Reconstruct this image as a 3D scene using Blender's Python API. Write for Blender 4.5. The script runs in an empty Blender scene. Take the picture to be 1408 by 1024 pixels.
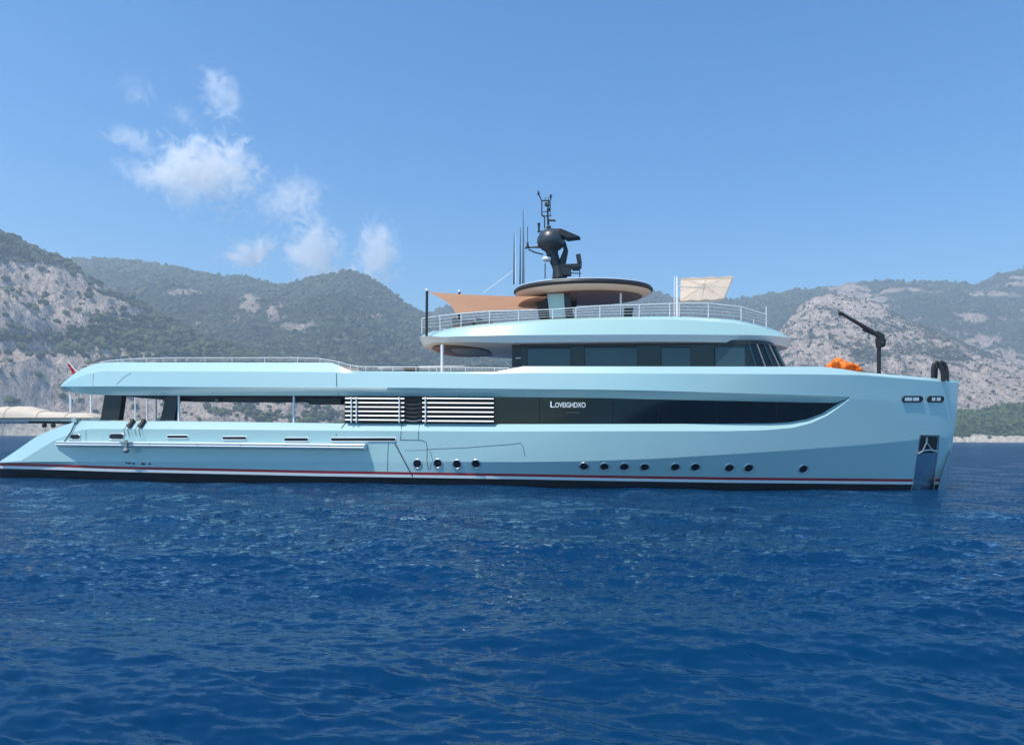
import bpy, bmesh, math, random
import numpy as np
from mathutils import Vector, Matrix
random.seed(7); rng = np.random.default_rng(11)
SC = bpy.context.scene
COL = SC.collection
R = math.radians

# ------------------------------------------------------------------ camera
F = 1408*26/36.0          # focal length in photo pixels
CX, HY = 704.0, 600.3     # principal column, eye-level row
CAMZ = 2.6
ROLL = R(0.395)
CR = np.array([math.cos(ROLL), 0, math.sin(ROLL)])
CU = np.array([-math.sin(ROLL), 0, math.cos(ROLL)])
FW = np.array([0, 1.0, 0])
cd = bpy.data.cameras.new("camera"); cam = bpy.data.objects.new("camera", cd); COL.objects.link(cam)
cam.matrix_world = Matrix(((CR[0], CU[0], 0, 0), (0, 0, -1, 0), (CR[2], CU[2], 0, CAMZ), (0, 0, 0, 1)))
cd.lens = 26; cd.sensor_width = 36; cd.shift_y = (HY-512)/1408.0
cd.clip_start = 0.1; cd.clip_end = 40000
SC.camera = cam

# ------------------------------------------------------------------ light
SUN_DIR = Vector((-0.35, -0.29, 0.89)).normalized()      # towards the sun
el = math.asin(SUN_DIR.z); az = math.atan2(SUN_DIR.x, SUN_DIR.y)
w = bpy.data.worlds.new("World"); SC.world = w; w.use_nodes = True
nt = w.node_tree; nt.nodes.clear()
sky = nt.nodes.new("ShaderNodeTexSky"); sky.sky_type = 'NISHITA'; sky.sun_disc = False
sky.sun_elevation = el; sky.sun_rotation = az
sky.altitude = 0; sky.air_density = 1.0; sky.dust_density = 1.15; sky.ozone_density = 2.5
hsv = nt.nodes.new("ShaderNodeHueSaturation"); hsv.inputs['Saturation'].default_value = 1.42
bg = nt.nodes.new("ShaderNodeBackground"); bg.inputs[1].default_value = 0.15
out = nt.nodes.new("ShaderNodeOutputWorld")
nt.links.new(sky.outputs[0], hsv.inputs['Color']); tint = nt.nodes.new('ShaderNodeMix'); tint.data_type = 'RGBA'; tint.blend_type = 'MULTIPLY'; tint.inputs['Factor'].default_value = 1; tint.inputs['B'].default_value = (.62, .91, 1.02, 1)
nt.links.new(hsv.outputs[0], tint.inputs['A']); nt.links.new(tint.outputs['Result'], bg.inputs[0]); nt.links.new(bg.outputs[0], out.inputs[0])
sl = bpy.data.lights.new("sun", 'SUN'); sl.energy = 4.3; sl.angle = R(0.55); sl.color = (1.0, 0.94, 0.85)
so = bpy.data.objects.new("sun", sl); COL.objects.link(so)
so.rotation_euler = SUN_DIR.to_track_quat('Z', 'Y').to_euler()
SC.view_settings.view_transform = 'Standard'; SC.view_settings.look = 'None'
SC.view_settings.exposure = 0.25; SC.view_settings.gamma = 1.0
SC.render.engine = 'CYCLES'
SC.cycles.volume_bounces = 3
SC.cycles.volume_step_rate = 0.6
SC.cycles.max_bounces = 8

# ------------------------------------------------------------------ materials
def nodemat(name):
    m = bpy.data.materials.new(name); m.use_nodes = True
    t = m.node_tree; return m, t, t.nodes['Principled BSDF']
def mat(name, col, rough=0.5, metal=0.0, coat=0.0, var=0.06, scale=3.0, bump=0.0, bscale=40.0, spec=0.5, stretch=(1, 1, 1)):
    m, t, b = nodemat(name)
    b.inputs['Roughness'].default_value = rough; b.inputs['Metallic'].default_value = metal
    b.inputs['Coat Weight'].default_value = coat; b.inputs['Coat Roughness'].default_value = 0.05
    b.inputs['Specular IOR Level'].default_value = spec
    tc = t.nodes.new("ShaderNodeTexCoord"); mp = t.nodes.new("ShaderNodeMapping"); mp.inputs['Scale'].default_value = stretch
    t.links.new(tc.outputs['Object'], mp.inputs[0])
    n = t.nodes.new("ShaderNodeTexNoise"); n.inputs['Scale'].default_value = scale; n.inputs['Detail'].default_value = 5
    t.links.new(mp.outputs[0], n.inputs['Vector'])
    mx = t.nodes.new("ShaderNodeMix"); mx.data_type = 'RGBA'
    c = np.array(col)
    mx.inputs['A'].default_value = (*np.clip(c*(1-var), 0, 1), 1); mx.inputs['B'].default_value = (*np.clip(c*(1+var), 0, 1), 1)
    t.links.new(n.outputs['Fac'], mx.inputs['Factor']); t.links.new(mx.outputs['Result'], b.inputs['Base Color'])
    if bump > 0:
        n2 = t.nodes.new("ShaderNodeTexNoise"); n2.inputs['Scale'].default_value = bscale; n2.inputs['Detail'].default_value = 4
        t.links.new(mp.outputs[0], n2.inputs['Vector'])
        bp = t.nodes.new("ShaderNodeBump"); bp.inputs['Strength'].default_value = bump; bp.inputs['Distance'].default_value = 0.02
        t.links.new(n2.outputs['Fac'], bp.inputs['Height']); t.links.new(bp.outputs[0], b.inputs['Normal'])
    return m
MP = mat("teal_paint", (0.35, 0.54, 0.55), 0.30, coat=0.9, var=0.05, scale=0.35, bump=0.22, bscale=0.7, stretch=(.5, 1, 1.3))
MP2 = mat("teal_paint_upper", (0.38, 0.57, 0.54), 0.32, coat=0.4, var=0.03, scale=0.5, bump=0.04, bscale=1.0)
MBLACK = mat("black_antifoul", (0.006, 0.008, 0.012), 0.45, var=0.3, scale=2)
MRED = mat("red_stripe", (0.34, 0.012, 0.02), 0.35, coat=0.3)
MWHITE = mat("white_stripe", (0.66, 0.72, 0.72), 0.35, coat=0.2)
MGLASS = mat("tinted_glass", (0.007, 0.012, 0.016), 0.07, var=0.25, scale=0.6, spec=0.5, bump=0.02, bscale=0.5)
MGLASS2 = mat("teal_tinted_glass", (0.028, 0.065, 0.085), 0.05, var=0.2, scale=0.8)
MDARK = mat("dark_metal", (0.016, 0.018, 0.02), 0.42, var=0.3, scale=6)
MDOME = mat("dome_charcoal", (0.035, 0.045, 0.055), 0.38, coat=0.1)
MSTEEL = mat("polished_steel", (0.62, 0.65, 0.66), 0.32, metal=0.85)
MRAIL = mat("white_rail", (0.84, 0.86, 0.85), 0.35)
MTEAK = mat("teak_deck", (0.42, 0.31, 0.20), 0.6, var=0.25, scale=2, stretch=(1, 12, 1))
MSOFF = mat("soffit_paint", (0.76, 0.80, 0.76), 0.35, coat=0.3, var=0.03)
MCEIL = mat("dark_ceiling", (0.035, 0.034, 0.034), 0.5, var=0.2)
MWOOD = mat("brown_wood", (0.17, 0.08, 0.045), 0.4, var=0.25, scale=2, stretch=(1, 9, 1))
MBEIGE = mat("beige_panel", (0.66, 0.57, 0.48), 0.5, var=0.05)
MCANV = mat("cream_canvas", (0.62, 0.52, 0.40), 0.85, var=0.10, scale=1.5, bump=0.5, bscale=5)
MTARP = mat("tender_cover", (0.55, 0.48, 0.39), 0.8, var=0.08, scale=1.2, bump=0.6, bscale=2.5)
MSEAM = mat("seam_rubber", (0.02, 0.045, 0.055), 0.6)
MORANGE = mat("orange_fabric", (0.90, 0.19, 0.015), 0.6, var=0.35, scale=5, bump=0.9, bscale=7)
MRUB = mat("black_rubber", (0.012, 0.012, 0.013), 0.55, var=0.3, scale=8)
MGREYP = mat("grey_panel", (0.22, 0.25, 0.25), 0.35)
MFLAG = mat("flag_cloth", (0.62, 0.03, 0.03), 0.8, var=0.2, scale=3)
# orange sail: cloth that lets some light through
def clothmat(name, col, tr=0.45):
    m, t, b = nodemat(name)
    n = t.nodes.new("ShaderNodeTexNoise"); n.inputs['Scale'].default_value = 2.0
    mx = t.nodes.new("ShaderNodeMix"); mx.data_type = 'RGBA'
    mx.inputs['A'].default_value = (*[c*0.88 for c in col], 1); mx.inputs['B'].default_value = (*[min(1, c*1.08) for c in col], 1)
    t.links.new(n.outputs['Fac'], mx.inputs['Factor']); t.links.new(mx.outputs['Result'], b.inputs['Base Color'])
    b.inputs['Roughness'].default_value = 0.85
    tl = t.nodes.new("ShaderNodeBsdfTranslucent"); t.links.new(mx.outputs['Result'], tl.inputs[0])
    ms = t.nodes.new("ShaderNodeMixShader"); ms.inputs[0].default_value = tr
    o = t.nodes['Material Output']; t.links.new(b.outputs[0], ms.inputs[1]); t.links.new(tl.outputs[0], ms.inputs[2]); t.links.new(ms.outputs[0], o.inputs[0])
    return m
MSAIL = clothmat("sail_cloth", (0.62, 0.37, 0.24), 0.55)
MPARA = clothmat("parasol_cloth", (0.85, 0.74, 0.60), 0.6)

# ------------------------------------------------------------------ mesh helpers
class MB:
    def __init__(s): s.v = []; s.f = []; s.mi = []; s.sm = []
    def add(s, vs, fs, mi=0, sm=False):
        o = len(s.v); s.v += [tuple(map(float, p)) for p in vs]
        for f in fs: s.f.append(tuple(i+o for i in f)); s.mi.append(mi); s.sm.append(sm)
    def grid(s, rows, mi=0, sm=True, mirror=False, closed=False):
        n = len(rows[0]); vs = [p for r in rows for p in r]; fs = []
        m = n if closed else n-1
        for i in range(len(rows)-1):
            for j in range(m):
                k = (j+1) % n
                fs.append((i*n+j, i*n+k, (i+1)*n+k, (i+1)*n+j))
        s.add(vs, fs, mi, sm)
        if mirror: s.add([(p[0], -p[1], p[2]) for p in vs], [f[::-1] for f in fs], mi, sm)
    def cross(s, row, mi=0, n=2, dz=0.0, sm=False):
        """surface across the boat between a starboard row and its mirror image"""
        rows = [[(p[0], p[1]*(1-2*k/n), p[2]+dz) for p in row] for k in range(n+1)]
        s.grid(rows, mi, sm)
    def box(s, c, sz, mi=0, ax=None, bev=0.0):
        ax = ax or ((1, 0, 0), (0, 1, 0), (0, 0, 1)); ax = [np.array(a, float) for a in ax]
        c = np.array(c, float); h = [q/2 for q in sz]; vs = []
        for i in (-1, 1):
            for j in (-1, 1):
                for k in (-1, 1): vs.append(c+ax[0]*i*h[0]+ax[1]*j*h[1]+ax[2]*k*h[2])
        s.add(vs, [(0, 1, 3, 2), (4, 6, 7, 5), (0, 4, 5, 1), (2, 3, 7, 6), (0, 2, 6, 4), (1, 5, 7, 3)], mi)
    def tube(s, pts, r, mi=0, n=8, flat=1.0):
        pts = [np.array(p, float) for p in pts]; rs = r if hasattr(r, '__len__') else [r]*len(pts); rings = []
        up0 = None
        for i, p in enumerate(pts):
            d = pts[min(i+1, len(pts)-1)]-pts[max(i-1, 0)]; L = np.linalg.norm(d); d = d/(L if L > 1e-9 else 1)
            a = np.array([0, 0, 1.0]) if abs(d[2]) < 0.9 else np.array([0, 1.0, 0])
            if up0 is not None: a = up0
            u = np.cross(d, a); u /= max(np.linalg.norm(u), 1e-9); q = np.cross(u, d); up0 = q
            rings.append([p+rs[i]*(math.cos(2*math.pi*k/n)*u+flat*math.sin(2*math.pi*k/n)*q) for k in range(n)])
        s.grid(rings, mi, True, closed=True)
        m = len(rings[0])
        s.add(rings[0], [tuple(range(m))[::-1]], mi); s.add(rings[-1], [tuple(range(m))], mi)
    def lathe(s, prof, c, axis=(0, 0, 1), mi=0, n=24):
        """prof: (radius, height) pairs"""
        d = np.array(axis, float); d /= np.linalg.norm(d); a = np.array([0, 0, 1.0]) if abs(d[2]) < 0.9 else np.array([1.0, 0, 0])
        u = np.cross(d, a); u /= np.linalg.norm(u); q = np.cross(d, u); c = np.array(c, float)
        s.grid([[c+d*h+r*(math.cos(2*math.pi*k/n)*u+math.sin(2*math.pi*k/n)*q) for k in range(n)] for r, h in prof], mi, True, closed=True)
    def prism(s, poly, off, mi=0):
        """poly: 3D outline; off: thickness vector"""
        n = len(poly); off = np.array(off, float); a = [np.array(p, float) for p in poly]; b = [p+off for p in a]
        s.add(a+b, [tuple(range(n))[::-1], tuple(range(n, 2*n))]+[(i, (i+1) % n, n+(i+1) % n, n+i) for i in range(n)], mi)
    def build(s, name, mats, parent=None, recalc=True):
        me = bpy.data.meshes.new(name); me.from_pydata(s.v, [], s.f)
        mats = mats if isinstance(mats, (list, tuple)) else [mats]
        for m in mats: me.materials.append(m)
        me.polygons.foreach_set('material_index', s.mi); me.polygons.foreach_set('use_smooth', s.sm)
        if recalc:
            bm = bmesh.new(); bm.from_mesh(me); bmesh.ops.recalc_face_normals(bm, faces=bm.faces); bm.to_mesh(me); bm.free()
        me.update()
        o = bpy.data.objects.new(name, me); COL.objects.link(o)
        if parent: o.parent = parent
        return o
def tag(o, label=None, cat=None, group=None, kind=None):
    if label: o['label'] = label
    if cat: o['category'] = cat
    if group: o['group'] = group
    if kind: o['kind'] = kind
    return o
def empty(name, loc=(0, 0, 0), rz=0):
    o = bpy.data.objects.new(name, None); COL.objects.link(o); o.location = loc; o.rotation_euler = (0, 0, rz); o.empty_display_size = 0.3
    return o

# ------------------------------------------------------------------ yacht frame (x forward, y to port, z up)
TH = R(10.0); B = 4.6
SF = np.array([math.cos(TH), -math.sin(TH), 0]); SP = np.array([math.sin(TH), math.cos(TH), 0])
SO = np.array([0, 38.2, 0])+SP*B
C0 = np.array([0, 0, CAMZ])
CS, CV = (C0-SO) @ SF, (C0-SO) @ SP
def ray(px, py): return FW*F+(px-CX)*CR+(HY-py)*CU
def at(px, py, v):
    d = ray(px, py); t = (v-CV)/(d @ SP); return np.array([CS+t*(d @ SF), v, CAMZ+t*d[2]])
def atz(px, py, z):
    d = ray(px, py); t = (z-CAMZ)/d[2]; return np.array([CS+t*(d @ SF), CV+t*(d @ SP), z])
def toworld(p): return SO+SF*p[0]+SP*p[1]+np.array([0, 0, p[2]])
def proj(p):
    q = toworld(p)-C0; return CX+F*(q @ CR)/q[1], HY-F*(q @ CU)/q[1]
def I(poly, x): a = np.array(poly, float); return float(np.interp(x, a[:, 0], a[:, 1]))
def sstep(a, b, x): t = min(1, max(0, (x-a)/(b-a))); return t*t*(3-2*t)
STEM = [(523, 1318), (560, 1316.5), (600, 1311), (650, 1304), (676, 1301), (715, 1297)]
PT_ = at(1318, 523, 0); PB_ = at(1301, 676, 0)
def sL(z): return PB_[0]+(PT_[0]-PB_[0])*(z-PB_[2])/(PT_[2]-PB_[2])
def hb(s, z):
    b = B
    L = sL(z); s0 = -5.0+min(max(z, -1), 6)*1.65
    if s > s0:
        t = min(1, (s-s0)/(L-s0)); b = B*(1-t**2.3)**0.78
    if s < -20: b = B*(1-0.10*((-20-s)/10)**2)
    return b
def hit(px, py, dl, wf=hb):
    d = ray(px, py); ds, dv, dz = d @ SF, d @ SP, d[2]
    def g(v):
        t = (v-CV)/dv; return v+wf(CS+t*ds, CAMZ+t*dz)-dl
    a = -6.5; ga = g(a); st = 0.1; v = a
    while v < 0.0:
        nv = min(v+st, 0.0); gn = g(nv)
        if gn >= 0:
            lo, hi = v, nv
            for _ in range(22):
                m = (lo+hi)/2
                if g(m) >= 0: hi = m
                else: lo = m
            return at(px, py, hi)
        v = nv
    return at(px, py, 0.0)

# rows of the hull side: (column, row) in the photograph's measure, and inset from the full beam
T2IN = [(82, 0), (130, .26), (640, .26), (900, .16), (1100, .06), (1400, .03)]
def rowdef(pts, ins=0.0): return (pts, ins if isinstance(ins, list) else [(0, ins), (1400, ins)])
T1 = rowdef([(82, 531), (95, 519), (110, 508), (130, 500), (148, 498), (455, 498.5), (468, 503), (480, 510), (690, 511.5), (709, 503.5), (1130, 504), (1160, 507.5), (1183, 511.5), (1250, 517), (1318, 523)],
            [(82, 0.0), (130, 0.75), (460, 0.75), (480, 0.3), (690, 0.3), (710, 0.42), (1130, 0.42), (1318, 0.12)])
T2 = rowdef([(82, 531), (100, 522), (120, 514), (140, 510.5), (280, 510.5), (460, 511.5), (480, 513), (690, 513.5), (710, 512.5), (1000, 514), (1100, 514.5), (1183, 515.5), (1250, 521), (1318, 526.5)], T2IN)
T3 = rowdef([(82, 531.4), (160, 531), (280, 532), (560, 533), (700, 534.5), (820, 535.5), (900, 537), (1000, 540), (1100, 543), (1168, 545.5), (1250, 549), (1318, 552)], 0.0)
T4 = rowdef([(82, 532), (100, 540), (130, 542.5), (165, 543.5), (480, 544), (680, 545.5), (820, 547), (900, 549), (1000, 551), (1110, 553.3), (1150, 553.6), (1168, 547), (1250, 550), (1318, 553)],
            [(0, 0.42), (1110, 0.42), (1150, 0.3), (1168, 0.0), (1318, 0)])
L1 = rowdef([(0, 634), (20, 621), (50, 600), (80, 587), (108, 578.5), (250, 579), (480, 582), (680, 583), (1000, 582.5), (1060, 582), (1085, 580.5), (1110, 576), (1130, 568.5), (1150, 556), (1168, 547.6), (1250, 551), (1318, 554)],
            [(0, 0.55), (108, 0.4), (1060, 0.42), (1110, 0.42), (1150, 0.3), (1168, 0.0), (1318, 0)])
L2 = rowdef([(0, 635.5), (30, 633), (50, 620), (75, 605), (110, 591), (125, 589.5), (250, 590), (480, 592), (680, 593), (1000, 592.5), (1050, 591.5), (1090, 588), (1115, 581.5), (1138, 571), (1155, 559), (1168, 548.5), (1250, 552), (1318, 555)], 0.0)
R5 = rowdef([(0, 636), (60, 634.5), (600, 634.5), (720, 635), (800, 634), (900, 630.5), (1000, 624.5), (1100, 618), (1200, 610.5), (1265, 604.5), (1318, 600)], 0.0)
IN_RT = [(0, 0.25), (110, 0.05), (560, 0.02), (700, 0.3), (900, 0.5), (1200, 0.45), (1318, 0.3)]
RT = rowdef([(0, 636.5), (70, 638), (160, 641), (280, 643.5), (440, 647), (540, 648.5), (700, 651), (840, 653.5), (1000, 656), (1252, 658.3), (1318, 658.3)], IN_RT)
def shifted(r, dy, di=0.0): return ([(x, y+dy) for x, y in r[0]], [(x, i+di) for x, i in r[1]])
RB = shifted(RT, 3.6, 0.02); WB = shifted(RT, 7.4, 0.04)
BT = rowdef([(0, 668), (300, 700), (1318, 716)], [(0, 1.0), (1318, 0.9)])
ROWS = [T1, T2, T3, T4, L1, L2, R5, RT, RB, WB, BT]
U_ALL = list(np.r_[np.arange(0, 560, 9.5), np.arange(560, 1060, 20), np.arange(1060, 1318, 7), 1318])
def stemx(y): return float(np.interp(y, [p[0] for p in STEM], [p[1] for p in STEM]))
def rp(row, u):
    y = I(row[0], u); i = I(row[1], u)
    if u > 1190:
        px = 1190+(u-1190)/(1318-1190)*(stemx(y)-1190)
        if u >= 1317.9: p = at(px, y, 0.0); return p
        return hit(px, y, i)
    return hit(u, y, i)
def rowpts(row, us): return [rp(row, u) for u in us]
def blend(ra, rb, us, n):
    A = rowpts(ra, us); Bq = rowpts(rb, us); out = [A]
    for k in range(1, n):
        t = k/n; r = []
        for u in us:
            y = I(ra[0], u)*(1-t)+I(rb[0], u)*t; i = I(ra[1], u)*(1-t)+I(rb[1], u)*t
            r.append(rp(([(0, y), (1400, y)], [(0, i), (1400, i)]), u))
        out.append(r)
    return out+[Bq]
def inset_at(px, py):
    pv = None
    for r in ROWS:
        y = I(r[0], px)
        if py <= y:
            if pv is None: return I(r[1], px)
            y0, r0 = pv; t = (py-y0)/max(y-y0, 1e-6); return I(r0[1], px)*(1-t)+I(r[1], px)*t
        pv = (y, r)
    return 0.6
def hull(px, py, off=0.0):
    p = hit(px, py, inset_at(px, py)); return p+normal(px, py)*off if off else p
def frame(px, py):
    a = hit(px-5, py, inset_at(px-5, py)); b = hit(px+5, py, inset_at(px+5, py))
    i = inset_at(px, py); c = hit(px, py-1.5, inset_at(px, py-1.5)); d = hit(px, py+1.5, inset_at(px, py+1.5))
    t = b-a; t /= np.linalg.norm(t); u = c-d; u -= t*(u @ t); u /= np.linalg.norm(u); n = np.cross(t, u); n = n/np.linalg.norm(n)
    if n[1] > 0: n = -n
    return t, u, n
def normal(px, py): return frame(px, py)[2]

YACHT = empty("motor_yacht", tuple(SO), -TH)
tag(YACHT, "long pale turquoise motor yacht with red stripe anchored broadside on the blue sea", "yacht")
# ---- hull
m = MB()
U = U_ALL; UB = [u for u in U if u >= 1168]+[]
UA = [u for u in U if u < 1168]+[1168.0]
UB = [1168.0]+UB
UT = [82.0, 84, 87, 91, 96, 102]+[u for u in UA if u > 103]
# lower hull
m.grid(blend(L2, R5, UA, 4), 0, True, True)
m.grid(blend(L2, R5, UB, 4), 0, True, True)
m.grid(blend(R5, RT, U, 2), 0, True, True)
m.grid([rowpts(RT, U), rowpts(RB, U)], 1, True, True)
m.grid([rowpts(RB, U), rowpts(WB, U)], 2, True, True)
m.grid(blend(WB, BT, U, 3), 3, True, True)
m.grid([rowpts(L1, UA), rowpts(L2, UA)], 0, True, True)
# bow upper side, all one skin
m.grid(blend(T2, L2, UB, 3), 0, True, True)
# closing across the stern and the bottom
end = [rp(r, 0.0) for r in (L1, L2, R5, RT)]
m.cross(end, 0); m.cross([rp(r, 0.0) for r in (RT, RB, WB, BT)], 3); m.cross(rowpts(BT, U), 3)
swoop = rowpts(L1, [u for u in UA if u <= 108]+[108.0]); m.cross(swoop, 0)
# inner face of the bulwark and the main deck
cap = rowpts(L1, [108.0]+[u for u in UA if 108 < u < 480]+[480.0])
inn = [p+np.array([0, 0.22, 0]) for p in cap]; low = [p+np.array([0, 0, -0.85]) for p in inn]
m.grid([cap, inn], 0, False, True); m.grid([inn, low], 0, False, True)
HULL = m.build("hull", [MP, MRED, MWHITE, MBLACK], YACHT)
md = MB(); md.cross(low, 0); md.build("main_deck", MTEAK, YACHT)
# front end of the open deck: bulkhead under the upper band
# ---- upper band (raised deck edge with knuckle)
m = MB()
m.grid([rowpts(T1, UT), rowpts(T2, UT)], 0, True, True)
m.grid([rowpts(T1, UB), rowpts(T2, UB)], 0, True, True)
m.grid(blend(T2, T3, UT, 2), 0, True, True)
m.grid([rowpts(T3, UT), rowpts(T4, UT)], 0, True, True)
m.cross([rp(r, 82.0) for r in (T1, T2, T3, T4)], 0)
Ua = [u for u in UT if u <= 150]; Ub = [Ua[-1]]+[u for u in UT if 150 < u <= 1150]
m.cross(rowpts(T4, Ua), 0, sm=True)
m.build("upper_deck_band", [MP], YACHT)
m = MB(); m.cross(rowpts(T4, Ub), 0); m.build("deckhead", [MCEIL], YACHT)
m = MB(); m.cross(rowpts(T1, UT+[u for u in UB if u > 1168]), 0, dz=-0.05); m.build("upper_deck", MTEAK, YACHT)
# ---- main deck glass band, louvre recess
us = [u for u in UA if 680 < u < 1150]; us = [680.0]+us+[1150.0, 1156.0]
m = MB(); m.grid([rowpts(shifted(T4, -0.4, 0.05), us), rowpts(shifted(L1, 0.4, 0.05), us)], 0, True, True)
m.build("window_band", MGLASS, YACHT)
m = MB(); us = [474.0]+[u for u in UA if 474 < u < 680]+[680.0]
a, b = rowpts(shifted(T4, -0.4, 0.55), us), rowpts(shifted(L1, 0.4, 0.55), us)
m.grid([a, b], 0, False, True); m.cross([a[0], b[0]], 0); m.build("engine_room_bulkhead", MDARK, YACHT)
MSLAT = mat('slat_paint', (.60, .62, .60), .4)
def louvre(x0, x1, ys, posts, name="louvre_slat"):
    for k in range(6):
        y0 = ys[0]+(ys[1]-ys[0])*k/5
        p = [hit(x, y0+(x-x0)*0.006, 0.22) for x in np.linspace(x0, x1, 6)]
        q = MB(); r1 = [a+np.array([0, -0.02, 0.034]) for a in p]; r2 = [a+np.array([0, -0.06, -0.026]) for a in p]
        r3 = [a+np.array([0, 0.12, -0.01]) for a in p]; r4 = [a+np.array([0, 0.12, 0.05]) for a in p]
        q.grid([r1, r2, r3, r4, r1], 0, False)
        q.add([r1[0], r2[0], r3[0], r4[0]], [(0, 1, 2, 3)]); q.add([r1[-1], r2[-1], r3[-1], r4[-1]], [(3, 2, 1, 0)])
        q.build(name, MSLAT, YACHT)
    for x in posts:
        q = MB(); q.tube([hit(x, 545.5, 0.12), hit(x, 581, 0.12)], 0.035, 0, 6); q.build("louvre_post", MRAIL, YACHT)
louvre(475, 556, (547.5, 577), (483, 490, 549))
louvre(581, 679, (547.5, 578.5), (585,))
for k in range(6):      # dark curved vent grilles between the two louvres
    y0 = 549+5.6*k; pts = [hit(x, y0+2.0*math.sin((x-556)/24*math.pi), 0.3) for x in np.linspace(556, 580, 9)]
    q = MB(); q.tube(pts, 0.05, 0, 6, flat=0.6); q.build("vent_grille", MGREYP if k == 5 else MDARK, YACHT)
for x in (742, 842, 905, 985, 1068):
    y0, y1 = I(T4[0], x)+.6, I(L1[0], x)-.6; q = MB(); q.tube([hit(x, y0, .46), hit(x, y1, .46)], .018, 0, 4); q.build('pane_joint', MBLACK, YACHT)
# ---- name on the glass
def text(body, px, py, hpx, wpx, name, lift=0.22, pr=YACHT, mt=MRAIL, face='-y'):
    cu = bpy.data.curves.new(name, 'FONT'); cu.body = body; cu.extrude = 0.01; cu.offset = 0.012
    o = bpy.data.objects.new(name, cu); COL.objects.link(o)
    me = bpy.data.meshes.new_from_object(o); bpy.data.objects.remove(o); me.name = name
    co = np.array([v.co[:] for v in me.vertices]); mn, mx = co.min(0), co.max(0)
    a = hit(px, py+hpx, 0.43); b = hit(px+wpx, py+hpx, 0.43); c = hit(px, py, 0.43)
    ex = b-a; ez = c-a; nn = np.cross(ex, ez); nn /= np.linalg.norm(nn)
    for v in me.vertices:
        q = (np.array(v.co)-mn)/np.maximum(mx-mn, 1e-6)
        v.co = a+ex*q[0]+ez*q[1]+nn*(lift+0.02*q[2])
    me.materials.append(mt); ob = bpy.data.objects.new(name, me); COL.objects.link(ob); ob.parent = pr
    return ob
text("L", 757.5, 552, 8.3, 6.2, "name_lettering")
text("OVEIGHDXO", 764, 553.4, 7.0, 41.5, "name_lettering")
q = MB(); q.tube([hit(778, 567, 0.36), hit(796, 567, 0.36)], 0.012, 0, 6); q.build("lettering_underline", MGREYP, YACHT)

# ---- stanchions, pillars of the open deck
def plate(pts, v0, v1, mt, name, parent=YACHT, plane=None):
    q = MB(); a = [at(x, y, v0) for x, y in pts]
    b = [np.array([p[0], v1, p[2]]) for p in a]
    n = len(a); q.add(a+b, [tuple(range(n)), tuple(range(n, 2*n))[::-1]]+[(i, (i+1) % n, n+(i+1) % n, n+i) for i in range(n)], 0)
    return q.build(name, mt, parent)
plate([(144, 541.5), (168, 541.5), (163, 577.5), (138, 577.5)], -4.0, -3.6, MDARK, "deck_pillar")
plate([(229, 541.5), (246, 541.5), (239, 578), (220, 578)], -3.9, -3.6, MDARK, "deck_pillar")
for x, y0, y1, v in ((97, 545, 569, 2.6), (214.5, 552, 578, 3.2), (202, 552, 578, 3.9), (246, 545, 578.5, -4.0), (404, 546, 580.5, -3.9), (125, 546, 574, 3.4), (186, 546, 578, 3.6)):
    q = MB(); q.tube([at(x, y0-3, v), at(x, y1+6, v)], 0.06 if v < 3.5 else 0.045, 0, 10); q.build("deck_stanchion", MRAIL, YACHT)
# dark boxes under the deckhead (blinds housing)
q = MB(); p = at(330, 549, -3.0); q.box(p, (9.5, 0.5, 0.2)); q.build("blind_housing", MDARK, YACHT)
q = MB(); p = at(450, 552, -3.0); q.box(p, (1.9, 0.7, 0.32)); q.build("speaker_box", MDARK, YACHT)
for x, y in ((299, 550), (405, 550)):
    q = MB(); q.lathe([(0.0, -0.14), (0.09, -0.12), (0.11, 0), (0.09, 0.1), (0, 0.12)], at(x, y, -3.4), (0, 0, 1)); q.build("deck_lamp", MGREYP, YACHT)

# ---- portholes
for x, y in ((574, 637.5), (602, 637), (628.5, 638), (654.5, 637.5), (803, 641), (831, 641.3), (858.5, 641.5), (886.5, 642), (928.5, 642), (956, 642), (1003, 643), (1029.5, 643.3), (1104.5, 644.6)):
    c = hull(x, y); n = normal(x, y)
    q = MB(); q.lathe([(0.205, -0.02), (0.21, 0.035), (0.235, 0.045), (0.262, 0.03), (0.268, -0.03)], c, n, 0, 28)
    ring = q.build("porthole", MSTEEL, YACHT)
    q = MB(); q.lathe([(0.0, 0.012), (0.21, 0.012)], c, n, 0, 28); q.build("porthole_glass", MGLASS, ring)
# ---- slots with steel rims
def stadium(px0, px1, y0, y1, name, rim=0.045, inner=MBLACK, rm=MSTEEL):
    cx, cy = (px0+px1)/2, (y0+y1)/2; c = hull(cx, cy); t, u, n = frame(cx, cy)
    L = np.linalg.norm(hull(px1, cy)-hull(px0, cy))/2; hh = np.linalg.norm(hull(cx, y1)-hull(cx, y0))/2
    def ol(g, o):
        r = hh+g; pts = []
        for k in range(10): a = -math.pi/2+math.pi*k/9; pts.append(c+t*(L-hh+math.cos(a)*r)+u*math.sin(a)*r+n*o)
        for k in range(10): a = math.pi/2+math.pi*k/9; pts.append(c+t*(-L+hh+math.cos(a)*r)+u*math.sin(a)*r+n*o)
        return pts
    q = MB(); q.grid([ol(0, 0.0), ol(0.0, 0.04), ol(rim*0.6, 0.05), ol(rim, 0.02), ol(rim+0.01, -0.03)], 0, True, closed=True)
    fr = q.build(name, rm, YACHT)
    q = MB(); p = ol(0.005, 0.008); q.add(p, [tuple(range(len(p)))]); q.build("slot_opening", inner, fr)
    return fr
stadium(97, 110.5, 597.5, 603.5, "fairlead"); stadium(151, 170.5, 596.5, 603.5, "fairlead")
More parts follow.
